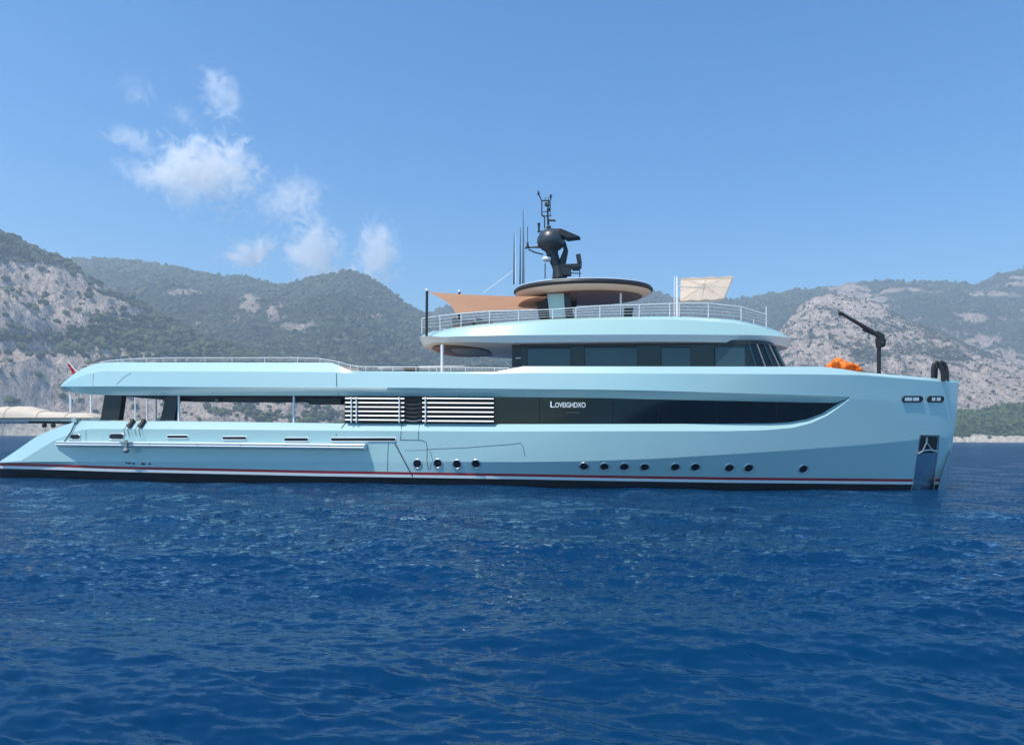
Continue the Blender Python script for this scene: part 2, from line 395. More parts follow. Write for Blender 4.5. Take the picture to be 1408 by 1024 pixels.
stadium(230, 259, 598.6, 602, "freeing_port", .03, MBLACK, MRAIL); stadium(306, 339, 600.3, 604, "freeing_port", .03, MBLACK, MRAIL); stadium(391, 424, 602, 606.2, "freeing_port", .03, MBLACK, MRAIL)
stadium(455, 544, 602, 606.2, "freeing_port", .03, MBLACK, MRAIL)
for a, b2, gl in ((1241, 1268, ((1246, 5), (1251, 5), (1259, 8))), (1275.5, 1297, ((1283, 5), (1290, 6)))):
    fr = stadium(a, b2, 545.0, 552.4, "bow_light_slot", 0.03, MBLACK, MDARK)
    for gx, gw in gl:
        t, u, n = frame(gx, 548.5); q = MB(); q.box(hull(gx, 548.5)+n*0.02, (gw*0.042, 0.05, 0.17), 0, (t, n, u)); q.build("lamp_glass", MWHITE, fr)
# ---- panel seams
def seam(pts, r=0.014, mt=MSEAM, parent=HULL, off=0.0):
    out = []
    for (x0, y0), (x1, y1) in zip(pts[:-1], pts[1:]):
        k = max(1, int(math.hypot(x1-x0, y1-y0)/12))
        for j in range(k): out.append(hull(x0+(x1-x0)*j/k, y0+(y1-y0)*j/k))
    out.append(hull(*pts[-1]))
    q = MB(); q.tube(out, r, 0, 6); q.build("panel_seam", mt, parent)
for pts, r in (([(118, 580), (118.5, 606)], .014), ([(142, 585), (142, 604)], .008), ([(91, 624), (91, 636)], .008), ([(122, 628), (122, 638)], .01),
               ([(475, 581.5), (470, 588), (462, 598)], .028), ([(458.5, 583), (458.5, 599)], .008), ([(534, 608), (533.5, 621), (532.5, 648)], .016),
               ([(543, 609), (552, 626), (560, 641), (566, 652), (571, 662)], .034), ([(553, 583), (551.5, 593), (551, 604)], .020), ([(577, 583), (575.5, 593), (575.5, 604)], .018),  # thick diagonal draws a seam together with the shadow along it
               ([(550, 604.5), (580, 605), (586, 608), (587.5, 618), (587, 632), (589, 645)], .018), ([(587, 617.5), (640, 615.3), (700, 610.8), (716, 609), (719, 613), (724, 637)], .013),
               ([(556, 619.3), (587, 618.3)], .009), ([(591, 618), (595, 632), (591, 645)], .012), ([(440, 645.5), (440, 656)], .01), ([(505, 650), (504.5, 661)], .014)):
    seam(pts, r)
for pts, r in (([(128.5, 514), (128, 531.5)], .02), ([(180, 513), (170, 519), (160, 529)], .014), ([(462.5, 513), (463, 531), (466, 543)], .022), ([(600, 514), (600, 514.5)], .01)):
    seam(pts[:], r)
# scuff plate near the stripe below the boarding rail
for x, y, w_ in ((174, 636, 2), (178, 636.5, 4), (184, 637, 3), (197, 637.5, 6), (206, 637.5, 3)):
    t, u, n = frame(x, y); q = MB(); q.box(hull(x, y)+n*0.012, (w_*0.04, 0.03, 0.09), 0, (t, n, u)); q.build("scupper", MDARK, YACHT)
# ---- rubbing rail
xs = [79, 84, 92, 105]+list(range(130, 505, 25))+[505.0]; A = []
q = MB(); rows = [[] for _ in range(9)]
for x in xs:
    yc = I([(79, 609.6), (280, 611.5), (505, 613.8)], x); c = hull(x, yc); t, u, n = frame(x, yc)
    k = min(1, 0.25+(x-79)/26*0.75) if x < 105 else 1.0; hh = 0.155; out_ = 0.46*k
    prof = [(-0.02, hh), (out_*0.75, hh*0.98), (out_*0.95, hh*0.75), (out_, hh*0.35), (out_*0.9, hh*0.1), (out_*0.97, -hh*0.15), (out_*0.9, -hh*0.75), (out_*0.6, -hh*1.1), (-0.02, -hh*1.3)]
    for j, (o_, h_) in enumerate(prof): rows[j].append(c+n*o_+u*h_)
q.grid(rows, 0, True)
for j in (0, -1):
    pts = [r[j] for r in rows]; q.add(pts, [tuple(range(9))])
MRB = mat("rail_satin", (.62, .70, .71), .3, metal=.35)
RAILB = q.build("rubbing_rail", MRB, YACHT)
q = MB(); q.tube([0.5*(rows[4][i]+rows[4][i]) for i in range(len(xs))], 0.017, 0, 6); q.build("rail_insert", MDARK, RAILB)
q = MB(); q.tube([rows[5][i]+np.array([0, 0.0, -0.03]) for i in range(len(xs))], 0.035, 0, 6); q.build("rail_strip", MRAIL, RAILB)
for x in (213, 277, 337, 398, 457):
    yc = I([(79, 609.6), (280, 611.5), (505, 613.8)], x); c = hull(x, yc); t, u, n = frame(x, yc)
    q = MB(); q.tube([c+n*.36+u*.13, c+n*.47+u*.04, c+n*.45-u*.1], 0.012, 0, 5); q.build("rail_joint", MDARK, RAILB)
# two clamps with straps and the hook at the rail
for x in (180.5, 195.5):
    t, u, n = frame(x, 584); c = hull(x, 584)
    q = MB(); q.box(c+n*0.10, (0.24, 0.2, 0.42), 0, (t, n, u)); q.box(c+n*0.21+u*0.02, (0.12, 0.04, 0.3), 0, (t, n, u)); q.box(c+n*.05+u*.25, (.3, .34, .05), 0, (t, n, u))
    cl = q.build("rail_clamp", MDARK, YACHT)
    q = MB(); q.box(c+n*0.225-t*0.03, (0.035, 0.03, 0.3), 0, (t, n, u)); q.build("clamp_plate", MSTEEL, cl)
    for dx in (-0.09, 0.09):
        q = MB(); q.tube([c+n*.15+t*dx-u*.2, c+n*.16+t*dx*1.3-u*.5, hull(x, 606)+n*.42+t*dx*1.5], 0.018, 0, 6); q.build("strap", MDARK, cl)
t, u, n = frame(182, 612); c = hull(182, 612)
q = MB(); q.box(c+n*.5+u*.05, (.14, .1, .5), 0, (t, n, u)); q.lathe([(0, -.16), (.12, -.12), (.16, 0), (.12, .12), (0, .16)], c+n*.5-u*.3, n, 0, 14); q.box(c+n*.5+u*.17, (.75, .12, .06), 0, (t, n, u))
q.build("boarding_hook", MGREYP, YACHT)
# mooring line at the stern quarter
q = MB(); q.tube([hull(107, 577)+np.array([0, -.05, .05]), hull(104, 585, .1), hull(99.5, 594, .08), hull(95.5, 600, .1), hull(94.5, 607, .3)], 0.035, 0, 8); q.build("mooring_line", MRUB, YACHT)
q = MB(); c = hull(105, 579); q.box(c+np.array([0, -.05, .05]), (.3, .3, .22)); q.lathe([(.07, -.2), (.07, .2)], c+np.array([.1, 0, .12]), (0, 1, 0), 0, 10); q.build("stern_roller", MSTEEL, YACHT)

# ---- anchor pocket and stem plate at the bow
def skin(poly_top, poly_bot, n, off, mt, name, parent=YACHT, rows_=8):
    q = MB(); rr = []
    for k in range(rows_+1):
        t_ = k/rows_; r_ = []
        for j in range(n+1):
            s_ = j/n; x = (poly_top[0][0]*(1-s_)+poly_top[1][0]*s_)*(1-t_)+(poly_bot[0][0]*(1-s_)+poly_bot[1][0]*s_)*t_
            y = (poly_top[0][1]*(1-s_)+poly_top[1][1]*s_)*(1-t_)+(poly_bot[0][1]*(1-s_)+poly_bot[1][1]*s_)*t_
            r_.append(hull(x, y, off))
        rr.append(r_)
    q.grid(rr, 0, True); return q.build(name, mt, parent, False)
MPOCK = mat("pocket_steel", (.46, .52, .58), .14, metal=.95, var=.45, scale=3, bump=.9, bscale=5, stretch=(5, 5, .4))  # upright colour streaks imitate the sea mirrored in the steel
PK = skin(((1264.5, 597), (1291, 597.5)), ((1252.5, 690), (1283, 690)), 6, 0.02, MPOCK, "anchor_pocket", rows_=14)
skin(((1266.5, 599), (1289, 599.5)), ((1262, 623), (1286.5, 622)), 4, 0.03, MBLACK, "pocket_recess", PK)
q = MB()
for pts, r_ in (([(1260, 623), (1268, 618.5), (1278, 617.5), (1286, 620.5)], .05), ([(1267, 618), (1272, 607.5)], .035), ([(1272, 607.5), (1281, 620)], .035), ([(1272, 607), (1272.5, 601)], .05)):
    q.tube([hull(x, y, 0.10) for x, y in pts], r_, 0, 8)
q.build("anchor", MSTEEL, PK)
q = MB(); q.tube([hull(1264, 597, .02), hull(1291.3, 597.5, .02), hull(1287, 640, .02), hull(1283.2, 676, .02)], .03, 0, 6)
q.tube([hull(1264.5, 597, .02), hull(1252.5, 676, .02)], .03, 0, 6); q.build("pocket_frame", MSTEEL, PK)
# stem plate wrapping the foot of the stem
q = MB(); rr = []
for y in np.linspace(592, 690, 12):
    sx = stemx(y); p0 = at(sx, y, 0.0); wdt = 0.03+0.42*sstep(588, 676, y)
    r_ = []
    for v in np.linspace(-wdt, wdt, 9):
        # walk back from the stem until the half-breadth is |v|
        s_ = sL(p0[2]); 
        while hb(s_, p0[2]) < abs(v) and s_ > p0[0]-3: s_ -= 0.01
        r_.append(np.array([s_+0.03, v*1.02, p0[2]]))
    rr.append(r_)
q.grid(rr, 0, True); q.build("stem_plate", MPOCK, YACHT)

# ---- sundeck body
SA, SB = at(560, 467, -3.2)[0], at(1095, 467, -1.2)[0]
SCX, SHL = (SA+SB)/2, (SB-SA)/2; SW = 4.5
def sw(s, W=SW, infl=0.0):
    t = (s-SCX)/(SHL-infl)
    if abs(t) >= 1: return 0.0
    e = 4.2 if t < 0 else 2.7
    return (W-infl)*(1-abs(t)**e)**(1/ (2.6 if t < 0 else 1.9))
def outline(infl, N=96):
    pts = []
    tt = [-math.cos(math.pi*k/(N//2)) for k in range(N//2+1)]
    tt = [math.copysign(1-(1-abs(t))**1.3, t) for t in tt]
    up = [(SCX+(SHL-infl)*t, -sw(SCX+(SHL-infl)*t*0.999999, infl=infl)) for t in tt]
    return up+[(s, -v) for s, v in up[-2:0:-1]]
def zrow(poly, infl):
    ss, zz = [], []
    for x, y in poly:
        p = hit(x, y, 0.0, lambda s, z: sw(s, infl=infl)); ss.append(p[0]); zz.append(p[2])
    o = np.argsort(ss); ss = np.array(ss)[o]; zz = np.array(zz)[o]
    return lambda s: float(np.interp(s, ss, zz))
zK = zrow([(566, 466), (610, 463.5), (668, 461.5), (760, 460.5), (838, 460), (930, 460), (1000, 460.5), (1050, 461), (1080, 463.5)], 0)
zS = zrow([(575, 463.5), (600, 459), (634, 453), (700, 446.5), (760, 442), (838, 440), (930, 439.5), (1012, 444.5), (1050, 452), (1075, 460)], 0.25)
zT = zrow([(585, 459), (605, 454.5), (634, 449), (700, 442.5), (760, 438.5), (838, 436), (930, 435), (1012, 439.5), (1045, 447), (1066, 454)], 0.65)
zB = zrow([(600, 471), (700, 471.5), (838, 470), (1000, 471), (1050, 472.5)], 0.25)
def ring(infl, zf): return [(s, v, zf(s)) for s, v in outline(infl)]
m = MB()
KR = ring(0, zK); S_ = ring(0.25, zS); T_ = ring(0.65, zT); B_ = ring(0.25, zB)
m.grid([KR, S_], 0, True, closed=True); m.grid([S_, T_], 0, True, closed=True)
n_ = len(KR)
m.grid([T_, [(s*0.0+SCX if False else s, v*0.0, z) for s, v, z in T_]], 2, False, closed=True)
m.build("sundeck_body", [MP2, MSOFF, MTEAK], YACHT)
m = MB(); m.grid([KR, B_], 0, True, closed=True)
m.grid([B_, [(s, v*0.0, z+0.02) for s, v, z in B_]], 0, False, closed=True); m.build("sundeck_soffit", [MSOFF], YACHT)
def deckz(s): return zT(s)
# oval ceiling panel under the aft overhang
def flatoval(cs, cv, a, b_, z, e, mt, name, th=0.03, skew=0.0, parent=YACHT, taper=0.0):
    q = MB(); top, bot = [], []
    for k in range(48):
        t = 2*math.pi*k/48; c, s = math.cos(t), math.sin(t)
        x = a*math.copysign(abs(c)**e, c); y = b_*math.copysign(abs(s)**e, s)*(1-taper*max(0, x/a))
        bot.append((cs+x+skew*y, cv+y, z)); top.append((cs+x+skew*y, cv+y, z+th))
    q.add(bot+top, [tuple(range(48)), tuple(range(48, 96))[::-1]]+[(i, (i+1) % 48, 48+(i+1) % 48, 48+i) for i in range(48)])
    return q.build(name, mt, parent)
zs = zB(-3.5)-0.045
c = atz(645, 484.6, zs-0.0)
flatoval(-3.6, .6, 1.85, 2.75, zs, 0.62, MWOOD, "ceiling_panel", 0.04, taper=0.35)
flatoval(-3.5, .4, 1.25, 2.25, zs-0.02, 0.66, MDARK, "ceiling_panel_rim", 0.02, taper=.3)
flatoval(-3.4, .4, 1.0, 1.8, zs-0.035, 0.7, MGREYP, "ceiling_light_panel", 0.02)
# column from the soffit to the deck
q = MB(); q.tube([at(608, 474, -3.6), at(608, 512.5, -3.6)], 0.085, 0, 14); q.build("soffit_column", MRAIL, YACHT)
# ---- bridge house
HZ0 = at(900, 512, -3.5)[2]
ha, hm, hf = at(716, 500, -3.4)[0], at(1034, 500, -3.4)[0], at(1085, 503, -0.5)[0]
def hout(z, infl=0.0):
    k = (z-HZ0)/2.0; rk = 1.1*k
    Wd = 3.45-infl; front = hf-rk-infl; mid = hm-rk*0.5
    pts = []
    pts += [(ha+infl, -Wd), ((ha*2+mid)/3, -Wd), ((ha+2*mid)/3, -Wd)]
    for j in range(13):
        a = math.pi/2*j/12; pts.append((mid+(front-mid)*math.sin(a)**0.95, -Wd*max(math.cos(a), 0)**0.75))
    return pts+[(s, -v) for s, v in pts[-2::-1]]
zt = at(850, 470, -3.5)[2]
m = MB(); a = [(s, v, HZ0) for s, v in hout(HZ0)]; b = [(s, v, zt) for s, v in hout(zt)]
m.grid([a, b], 0, False, closed=True); m.build("bridge_glass", MGLASS, YACHT)
m = MB(); z1 = at(850, 475.5, -3.5)[2]
m.grid([[(s, v, z1) for s, v in hout(z1, -0.05)], [(s, v, zt) for s, v in hout(zt, -0.05)]], 0, False, closed=True)
m.grid([[(s, v, z1) for s, v in hout(z1, -0.05)], [(s, v, z1) for s, v in hout(z1, 0.05)]], 0, False, closed=True); m.build("bridge_brow", MDARK, YACHT)
for x0, x1, y0 in ((725, 784, 478.5), (804, 875.5, 477.5), (909, 949, 477.5), (983, 1024, 476.5)):
    p = [at(x0, y0, -3.46), at(x1, y0, -3.46), at(x1, 503.5, -3.46), at(x0, 503.5, -3.46)]
    q = MB(); q.prism([a+np.array([0, -0.03, 0]) for a in p], (0, 0.03, 0)); wn = q.build("window", MGLASS2, YACHT)
    q = MB(); q.tube([p[3]+np.array([0, -.04, 0]), p[0]+np.array([0, -.04, 0]), p[1]+np.array([0, -.04, 0])], 0.022, 0, 4); q.build("window_frame", MBLACK, wn)
plate([(704, 473), (722, 476), (722, 504), (704, 504)], -3.3, -3.0, MDARK, "aft_door_frame")
plate([(709, 492), (721, 491), (721, 492), (709, 493)], -3.36, -3.32, MRAIL, "door_handle")
q = MB()       # windscreen mullions, with teal bars painted in for the blue reflections
for j in range(7):
    a_ = math.pi/2*(0.06+j*0.13)
    def wp(z, o=0.02):
        k = (z-HZ0)/2.0; rk = 1.1*k; front = hf-rk; mid = hm-rk*0.5
        return (mid+(front-mid)*math.sin(a_)**0.95+o, -3.45*math.cos(a_)**0.75-o, z)
    q = MB(); q.tube([wp(HZ0), wp(z1)], 0.04, 0, 5); q.build("windscreen_mullion_glint", MGREYP if j in (1, 3, 5) else MGLASS2, YACHT)

# ---- rails
def rail(top, posts, v, r=0.022, basef=None, wires=2, name="guard_rail", rp_=0.022, mt=MRAIL):
    """top: handrail pixels; posts: (x, ytop, ybottom)"""
    P = []
    for (x0, y0), (x1, y1) in zip(top[:-1], top[1:]):
        for j in range(4): P.append(at(x0+(x1-x0)*j/4, y0+(y1-y0)*j/4, v(x0+(x1-x0)*j/4)))
    P.append(at(*top[-1], v(top[-1][0])))
    q = MB(); q.tube(P, r, 0, 6); g = q.build(name, mt, YACHT)
    for x, ya, yb in posts:
        q = MB(); q.tube([at(x, ya, v(x)), at(x, yb, v(x))], rp_, 0, 6); q.build("stanchion", mt, g)
    for k in range(wires):
        f = (k+1)/(wires+1); W_ = []
        for p in P:
            zb = basef(p); W_.append(np.array([p[0], p[1], p[2]*(1-f)+zb*f]))
        q = MB(); q.tube(W_, 0.008, 0, 4); q.build("rail_wire", mt, g)
    return g
vs_ = lambda x: -sw(at(x, 445, -3.5)[0], infl=0.55)
dz = lambda p: deckz(p[0])
rail([(580, 438), (605, 434), (634, 431), (673, 428), (700, 427.3), (760, 425.5)], [(580, 438, 459), (605, 434, 454), (634, 431, 449), (673, 428, 445), (713, 427, 442), (760, 425.5, 439)], vs_, basef=dz, wires=3)
rail([(760, 425.5), (825, 420.5), (880, 419), (932, 417), (976, 417), (1019, 422), (1053, 432)], [(x, I([(760, 425.5), (825, 420.5), (880, 419), (932, 417), (976, 417), (1019, 422), (1053, 421)], x), I([(760, 439), (825, 436.5), (932, 435), (976, 437), (1019, 441), (1053, 450)], x)) for x in (792, 825, 879, 921, 934, 974, 1019, 1053.5)], vs_, basef=dz, wires=3)
# port side guard rail of the sundeck, mirrored
for ob in [o for o in bpy.data.objects if o.name.startswith("guard_rail") and o.parent == YACHT]:
    me = ob.data.copy(); me.transform(Matrix.Scale(-1, 4, (0, 1, 0))); c_ = bpy.data.objects.new("guard_rail", me); COL.objects.link(c_); c_.parent = YACHT
    for ch in list(ob.children):
        me = ch.data.copy(); me.transform(Matrix.Scale(-1, 4, (0, 1, 0))); d_ = bpy.data.objects.new(ch.name.split('.')[0], me); COL.objects.link(d_); d_.parent = c_
rt = [(138, 498), (160, 495), (185, 493.2), (240, 492), (400, 491.8), (440, 493), (465, 497.5), (480, 502), (497, 504.2), (560, 504.6), (700, 506)]
rail(rt, [(x, I(rt, x), I([(138, 500), (460, 500), (480, 510), (700, 512)], x)) for x in (162, 202, 242, 282, 319, 364, 409, 440, 466, 482, 492, 503, 540, 572, 600, 640, 680)],
     lambda x: -3.75 if x < 460 else -3.95, basef=lambda p: p[2]-0.22, wires=1, name="upper_deck_rail", rp_=0.018)
rail([(520, 505.5), (600, 503.5), (660, 503), (700, 503)], [(x, 504, 512) for x in (525, 560, 590, 620, 650, 679)], lambda x: 3.6, basef=lambda p: p[2]-0.2, wires=1, name="port_rail", rp_=0.018)
q = MB(); q.tube([at(679, 496, 1.0), at(679, 512, 1.0)], .03, 0, 6); q.build("flag_socket", MRAIL, YACHT)
q = MB(); p = at(566, 507, -3.3); q.tube([p+np.array([-.42, 0, 0]), p+np.array([-.36, 0, 0]), p+np.array([.36, 0, 0]), p+np.array([.42, 0, 0])], [.1, .14, .14, .1], 0, 12)
o = q.build("deck_cushion", MRUB); o.parent = YACHT

# ---- hardtop disc
DC = at(801, 395, 0); 
def disc(a, b_, z, e=1.0, N=64, ds=0.0): return [(DC[0]+ds+a*math.cos(2*math.pi*k/N), b_*math.sin(2*math.pi*k/N), z) for k in range(N)]
zc = at(801, 381.5, 0)[2]; zrim = at(700, 396, 0)[2]
zc = atz(801, 383, 0)[2] if False else zc
ZH = at(801, 386, -2.9)[2]
A_, Bd = 3.95, 2.95
m = MB()
m.grid([disc(0.02, 0.02, ZH+0.36), disc(2.0, 1.5, ZH+0.33), disc(3.2, 2.3, ZH+0.24), disc(A_-0.12, Bd-0.12, ZH+0.15), disc(A_, Bd, ZH+0.04), disc(A_, Bd, ZH-0.06), disc(A_-.1, Bd-.1, ZH-.13)], 0, True, closed=True)
HT = m.build("hardtop", MDARK, YACHT)
m = MB(); m.grid([disc(A_-.1, Bd-.1, ZH-0.13), disc(A_-0.22, Bd-0.2, ZH-0.22), disc(A_-0.5, Bd-0.42, ZH-0.33), disc(A_-0.85, Bd-0.72, ZH-0.38), disc(0.01, .01, ZH-0.38)], 0, True, closed=True); m.build("hardtop_liner", MBEIGE, HT)
m = MB(); m.grid([disc(A_-0.75, Bd-0.68, ZH-0.40, ds=.15), disc(0.01, .01, ZH-0.40)], 0, False, closed=True); m.grid([disc(A_-0.75, Bd-0.68, ZH-0.40, ds=.15), disc(A_-0.75, Bd-0.68, ZH-0.37, ds=.15)], 0, False, closed=True)
m.build("hardtop_ceiling", MWOOD, HT)
m = MB(); rr = disc(A_-.10, Bd-.10, ZH+0.155); m.tube(rr+[rr[0]], 0.02, 0, 5); m.build("hardtop_trim", MRAIL, HT)
plate([(751.5, 398), (775, 398), (777, 437), (756, 437)], -1.6, -1.2, MP2, "hardtop_pylon")
plate([(775.5, 398), (781, 398), (789, 437), (778, 437)], -1.6, -1.2, MDARK, "hardtop_pylon")
plate([(735, 400), (752, 398), (754, 437), (741, 437)], -0.6, 0.8, MDARK, "stair_housing")
plate([(752, 399), (790, 399), (793, 420), (770, 437), (756, 437)], 1.2, 1.5, MDARK, "hardtop_pylon")
q = MB(); q.tube([at(853.5, 398, -1.2), at(853.5, 437, -1.2)], .055, 0, 10); q.build("hardtop_post", MRAIL, YACHT)
q = MB(); p = at(864, 431, -1.0); q.box(p, (.45, .9, .4)); q.box(p+np.array([.02, 0, .22]), (.5, 1.0, .06)); q.build("sundeck_console", MDARK, YACHT)
q = MB()
for sx, sz_ in ((640, 1.2), (668, .8)):
    q = MB(); p = at(sx, 447, 0.0); q.box(p, (sz_, 1.6, .3)); q.box(p+np.array([-sz_/2+.1, 0, .22]), (.2, 1.6, .2)); q.build('deck_sofa', MGREYP, YACHT)

# ---- mast with dome and aerials
q = MB()
def tt(pts, r, v=0.0, n=8): q.tube([at(x, y, v) for x, y in pts], r, 0, n)
q = MB(); tt([(769, 383), (767, 370), (764, 360), (760, 348)], [.42, .30, .26, .30], 0, 14); tt([(760, 350), (757, 341)], [.34, .36], 0, 14)
tt([(773, 383), (771, 368), (778, 345), (776, 332)], [.30, .26, .15, .06], .1, 10)
MAST = q.build("radar_mast", MDARK, YACHT)
p = at(757.5, 331, 0); q = MB()
q.lathe([(0.0, .68), (.25, .65), (.5, .54), (.70, .32), (.80, .04), (.80, -.14), (.72, -.34), (.5, -.52), (.36, -.6), (0, -.62)], p, (0.05, 0, 1), 0, 28); q.build("satellite_dome", MDOME, MAST)
q = MB(); a = [at(752, 315, -.45), at(771, 314, -.45), at(797, 325, -.35), at(779, 326.5, -.45), at(766, 320, -.5)]
b = [np.array([s[0], .45, s[2]+.0]) for s in a]; n5 = len(a); q.add(a+b, [tuple(range(n5)), tuple(range(n5, 2*n5))[::-1]]+[(i, (i+1) % n5, n5+(i+1) % n5, n5+i) for i in range(n5)]); q.build("mast_spoiler", MDARK, MAST)
# upper lattice
q = MB(); tt([(749, 314), (748.5, 298), (745, 296), (745, 277), (742, 270), (740, 265)], .035); tt([(753.5, 308), (753, 290), (755, 277)], .055); tt([(745, 276), (756, 276)], .045)
tt([(757, 276), (757.5, 272), (758.5, 268)], .035); tt([(750, 276), (750.2, 271)], .02); tt([(754, 276), (754, 271)], .02); tt([(745, 297), (757, 297), (758, 296)], .035); tt([(746, 292), (757, 290)], .025)
tt([(745, 296), (749, 298)], .05); tt([(757, 277), (756.5, 297)], .02); tt([(751, 282), (757, 282)], .06); tt([(754, 303), (754, 316)], .06); q.build("aerial_frame", MDARK, MAST)
for (x, y, r_, h_) in ((740.5, 266, .06, .12), (754.5, 288, .10, .1), (757, 270, .05, .12), (751, 281, .08, .14), (754.5, 313, .13, .1)):
    q = MB(); q.lathe([(0, -h_), (r_, -h_*.8), (r_, h_*.8), (0, h_)], at(x, y, 0), (0, 0, 1), 0, 10); q.build("sensor", MDARK, MAST)
q = MB(); tt([(740, 266), (740, 261)], .015); q.build("lightning_spike", MDARK, MAST)
q = MB(); tt([(753, 303.5), (764, 303.5)], .05); tt([(764, 302.5), (753, 302)], .03); q.build("open_array_radar", MDARK, MAST)
q = MB(); tt([(741, 320), (741, 309)], [.05, .07]); tt([(741, 309), (741, 307)], .09); tt([(739, 318), (745, 318)], .05); q.build("horn_camera", MDARK, MAST)
q = MB(); tt([(722, 341), (732, 340), (745, 339.5)], [.06, .05, .08]); tt([(727, 343), (735, 347), (747, 350)], .04, .1); tt([(725.5, 341), (725.5, 333)], [.09, .05]); tt([(725.5, 333), (725.3, 312)], .02); q.build("side_aerial", MDARK, MAST)
q = MB(); p = at(752, 356.5, -.1); q.lathe([(0, .13), (.2, .12), (.28, .04), (.27, -.06), (.15, -.12), (0, -.13)], p, (0, 0, 1), 0, 20); q.build("navigation_dome", MRAIL, MAST)
q = MB(); tt([(749.5, 362), (749.5, 383)], .03); tt([(757, 360), (768, 382)], .06, -.1); tt([(762, 362), (772, 380)], .03, .2); q.build("mast_brace", MDARK, MAST)
q = MB(); p = at(783, 366.5, 0); q.box(p, (1.35, .5, .2)); tt([(768, 368), (768, 366)], .1); q.box(at(778, 373, 0), (.6, .5, .5)); q.box(at(792, 369, 0), (.4, .35, .22)); q.build("equipment_tray", MDARK, MAST)
q = MB(); tt([(795, 366), (796, 358)], .06); q.box(at(796, 356, 0), (.26, .3, .5), 0, ((.98, 0, .17), (0, 1, 0), (-.17, 0, .98))); tt([(799, 366), (799.5, 363)], .03); q.build("searchlight", MDARK, MAST)
q = MB(); tt([(797, 370), (797, 382)], .025); tt([(785, 375.5), (799, 376)], .03); q.build("tray_leg", MDARK, MAST)
for x, y0, y1, v in ((707, 321, 388, .6), (715.5, 313, 388, .2), (719.5, 288, 387, -.4)):
    q = MB(); q.tube([at(x-.4, y1+3, v), at(x-.2, (y0+y1)/2, v), at(x, y0, v)], [.045, .03, .014], 0, 8); q.build("whip_aerial", MDARK, YACHT)
for x, y0, y1, v in ((709, 322, 388, .5), (721.3, 288, 387, -.3)):
    q = MB(); q.tube([at(x, y1+3, v), at(x, y0, v)], [.03, .012], 0, 8); q.build("whip_aerial", MRAIL, YACHT)

# ---- bow fittings
q = MB(); P = lambda x, y: at(x, y, -1.6)
q.tube([P(1208.5, 520), P(1208.5, 470)], .10, 0, 12); q.build("crane_post", MRUB, YACHT)
cr = q
q = MB(); q.tube([P(1209, 478), P(1209, 466)], [.16, .2], 0, 12); q.tube([P(1208, 476), P(1213, 472), P(1216.5, 470)], [.1, .22, .1], 0, 10); q.tube([P(1204, 457), P(1211, 463), P(1212, 472)], [.14, .2, .18], 0, 10)
q.tube([P(1217, 470), P(1212, 465)], [.1, .15], 0, 8); CRN = q.build("crane_head", MRUB, YACHT)
q = MB(); q.tube([P(1206, 460), P(1157, 431)], [.12, .075], 0, 8); q.tube([P(1158, 431.5), P(1154.5, 430), P(1155, 434)], [.13, .14, .06], 0, 8); q.tube([P(1201, 460), P(1186, 453)], .05, 0, 6); q.build("crane_boom", MRUB, CRN)
for dx, v in ((0, -.9), (6.5, -.55)):
    pts = [at(1283+dx*.4, 524, v), at(1283.2+dx*.5, 508, v), at(1284.5+dx*.8, 501, v), at(1288+dx, 497.8, v), at(1291+dx, 499.5, v), at(1294+dx, 505, v), at(1296.5+dx*.8, 513, v), at(1297+dx*.7, 524, v)]
    q = MB(); q.tube(pts, .11, 0, 12); q.build("bow_hoop", MRUB, YACHT)
q = MB(); q.tube([hull(1190, 513.5), hull(1245, 518.5), hull(1280, 521.2)], .02, 0, 6); q.build("bow_toe_rail", MRAIL, YACHT)

# ------------------------------------------------------------------ things standing on or hung from the yacht
def inship(name, p, label, cat):
    o = empty(name, tuple(toworld(p)), -TH); tag(o, label, cat); return o
def reloc(b, p):      # move mesh data so that it is local to a thing's base
    b.v = [tuple(np.array(x)-p) for x in b.v]; return b
# shade sail
base = at(588, 459, -3.2); base[2] = deckz(base[0])
SAIL = inship("shade_sail", base, "tan orange shade sail stretched between dark poles and the round hardtop", "awning")
c00, c10, c11, c01 = at(588.5, 401.3, -3.3), at(756, 407.5, -2.2), at(745, 425, 2.2), at(626, 431, 3.2)
q = MB(); rr = []
for i in range(15):
    a = i/14; r_ = []
    for j in range(15):
        b_ = j/14; p = (c00*(1-a)+c10*a)*(1-b_)+(c01*(1-a)+c11*a)*b_
        # edges pulled inwards, belly sags
        pull = 0.35*math.sin(math.pi*a)*(b_-.5)*2*-1; pull2 = 0.35*math.sin(math.pi*b_)*(a-.5)*-2
        r_.append(p+np.array([pull2, pull*1.2, -0.22*math.sin(math.pi*a)*math.sin(math.pi*b_)]))
    rr.append(r_)
q.grid(rr, 0, True); reloc(q, base).build("sail_cloth", MSAIL, SAIL)
for c_, (x, y0, y1, v) in ((c00, (586.5, 399.5, 462, -3.35)), (c01, (631, 401, 449, 3.25))):
    q = MB(); q.tube([at(x, y1, v), at(x+.3, (y0+y1)/2, v), at(x+.6, y0, v)], .075, 0, 10); po = reloc(q, base).build("pole", MDARK, SAIL)
    q = MB(); q.tube([at(x+.6, y0+.5, v), at(x+.6, y0-2.5, v)], [.09, .07], 0, 8); reloc(q, base).build("pole_cap", MRAIL, po)
    q = MB(); q.tube([c_, at(x+.3, y0+3 if v < 0 else 430, v)], .015, 0, 5); reloc(q, base).build("tie_rope", MRAIL, SAIL)
q = MB(); q.tube([at(664, 403, 0), at(706, 372, .6)], .014, 0, 5); reloc(q, base).build("stay_line", MRAIL, SAIL)
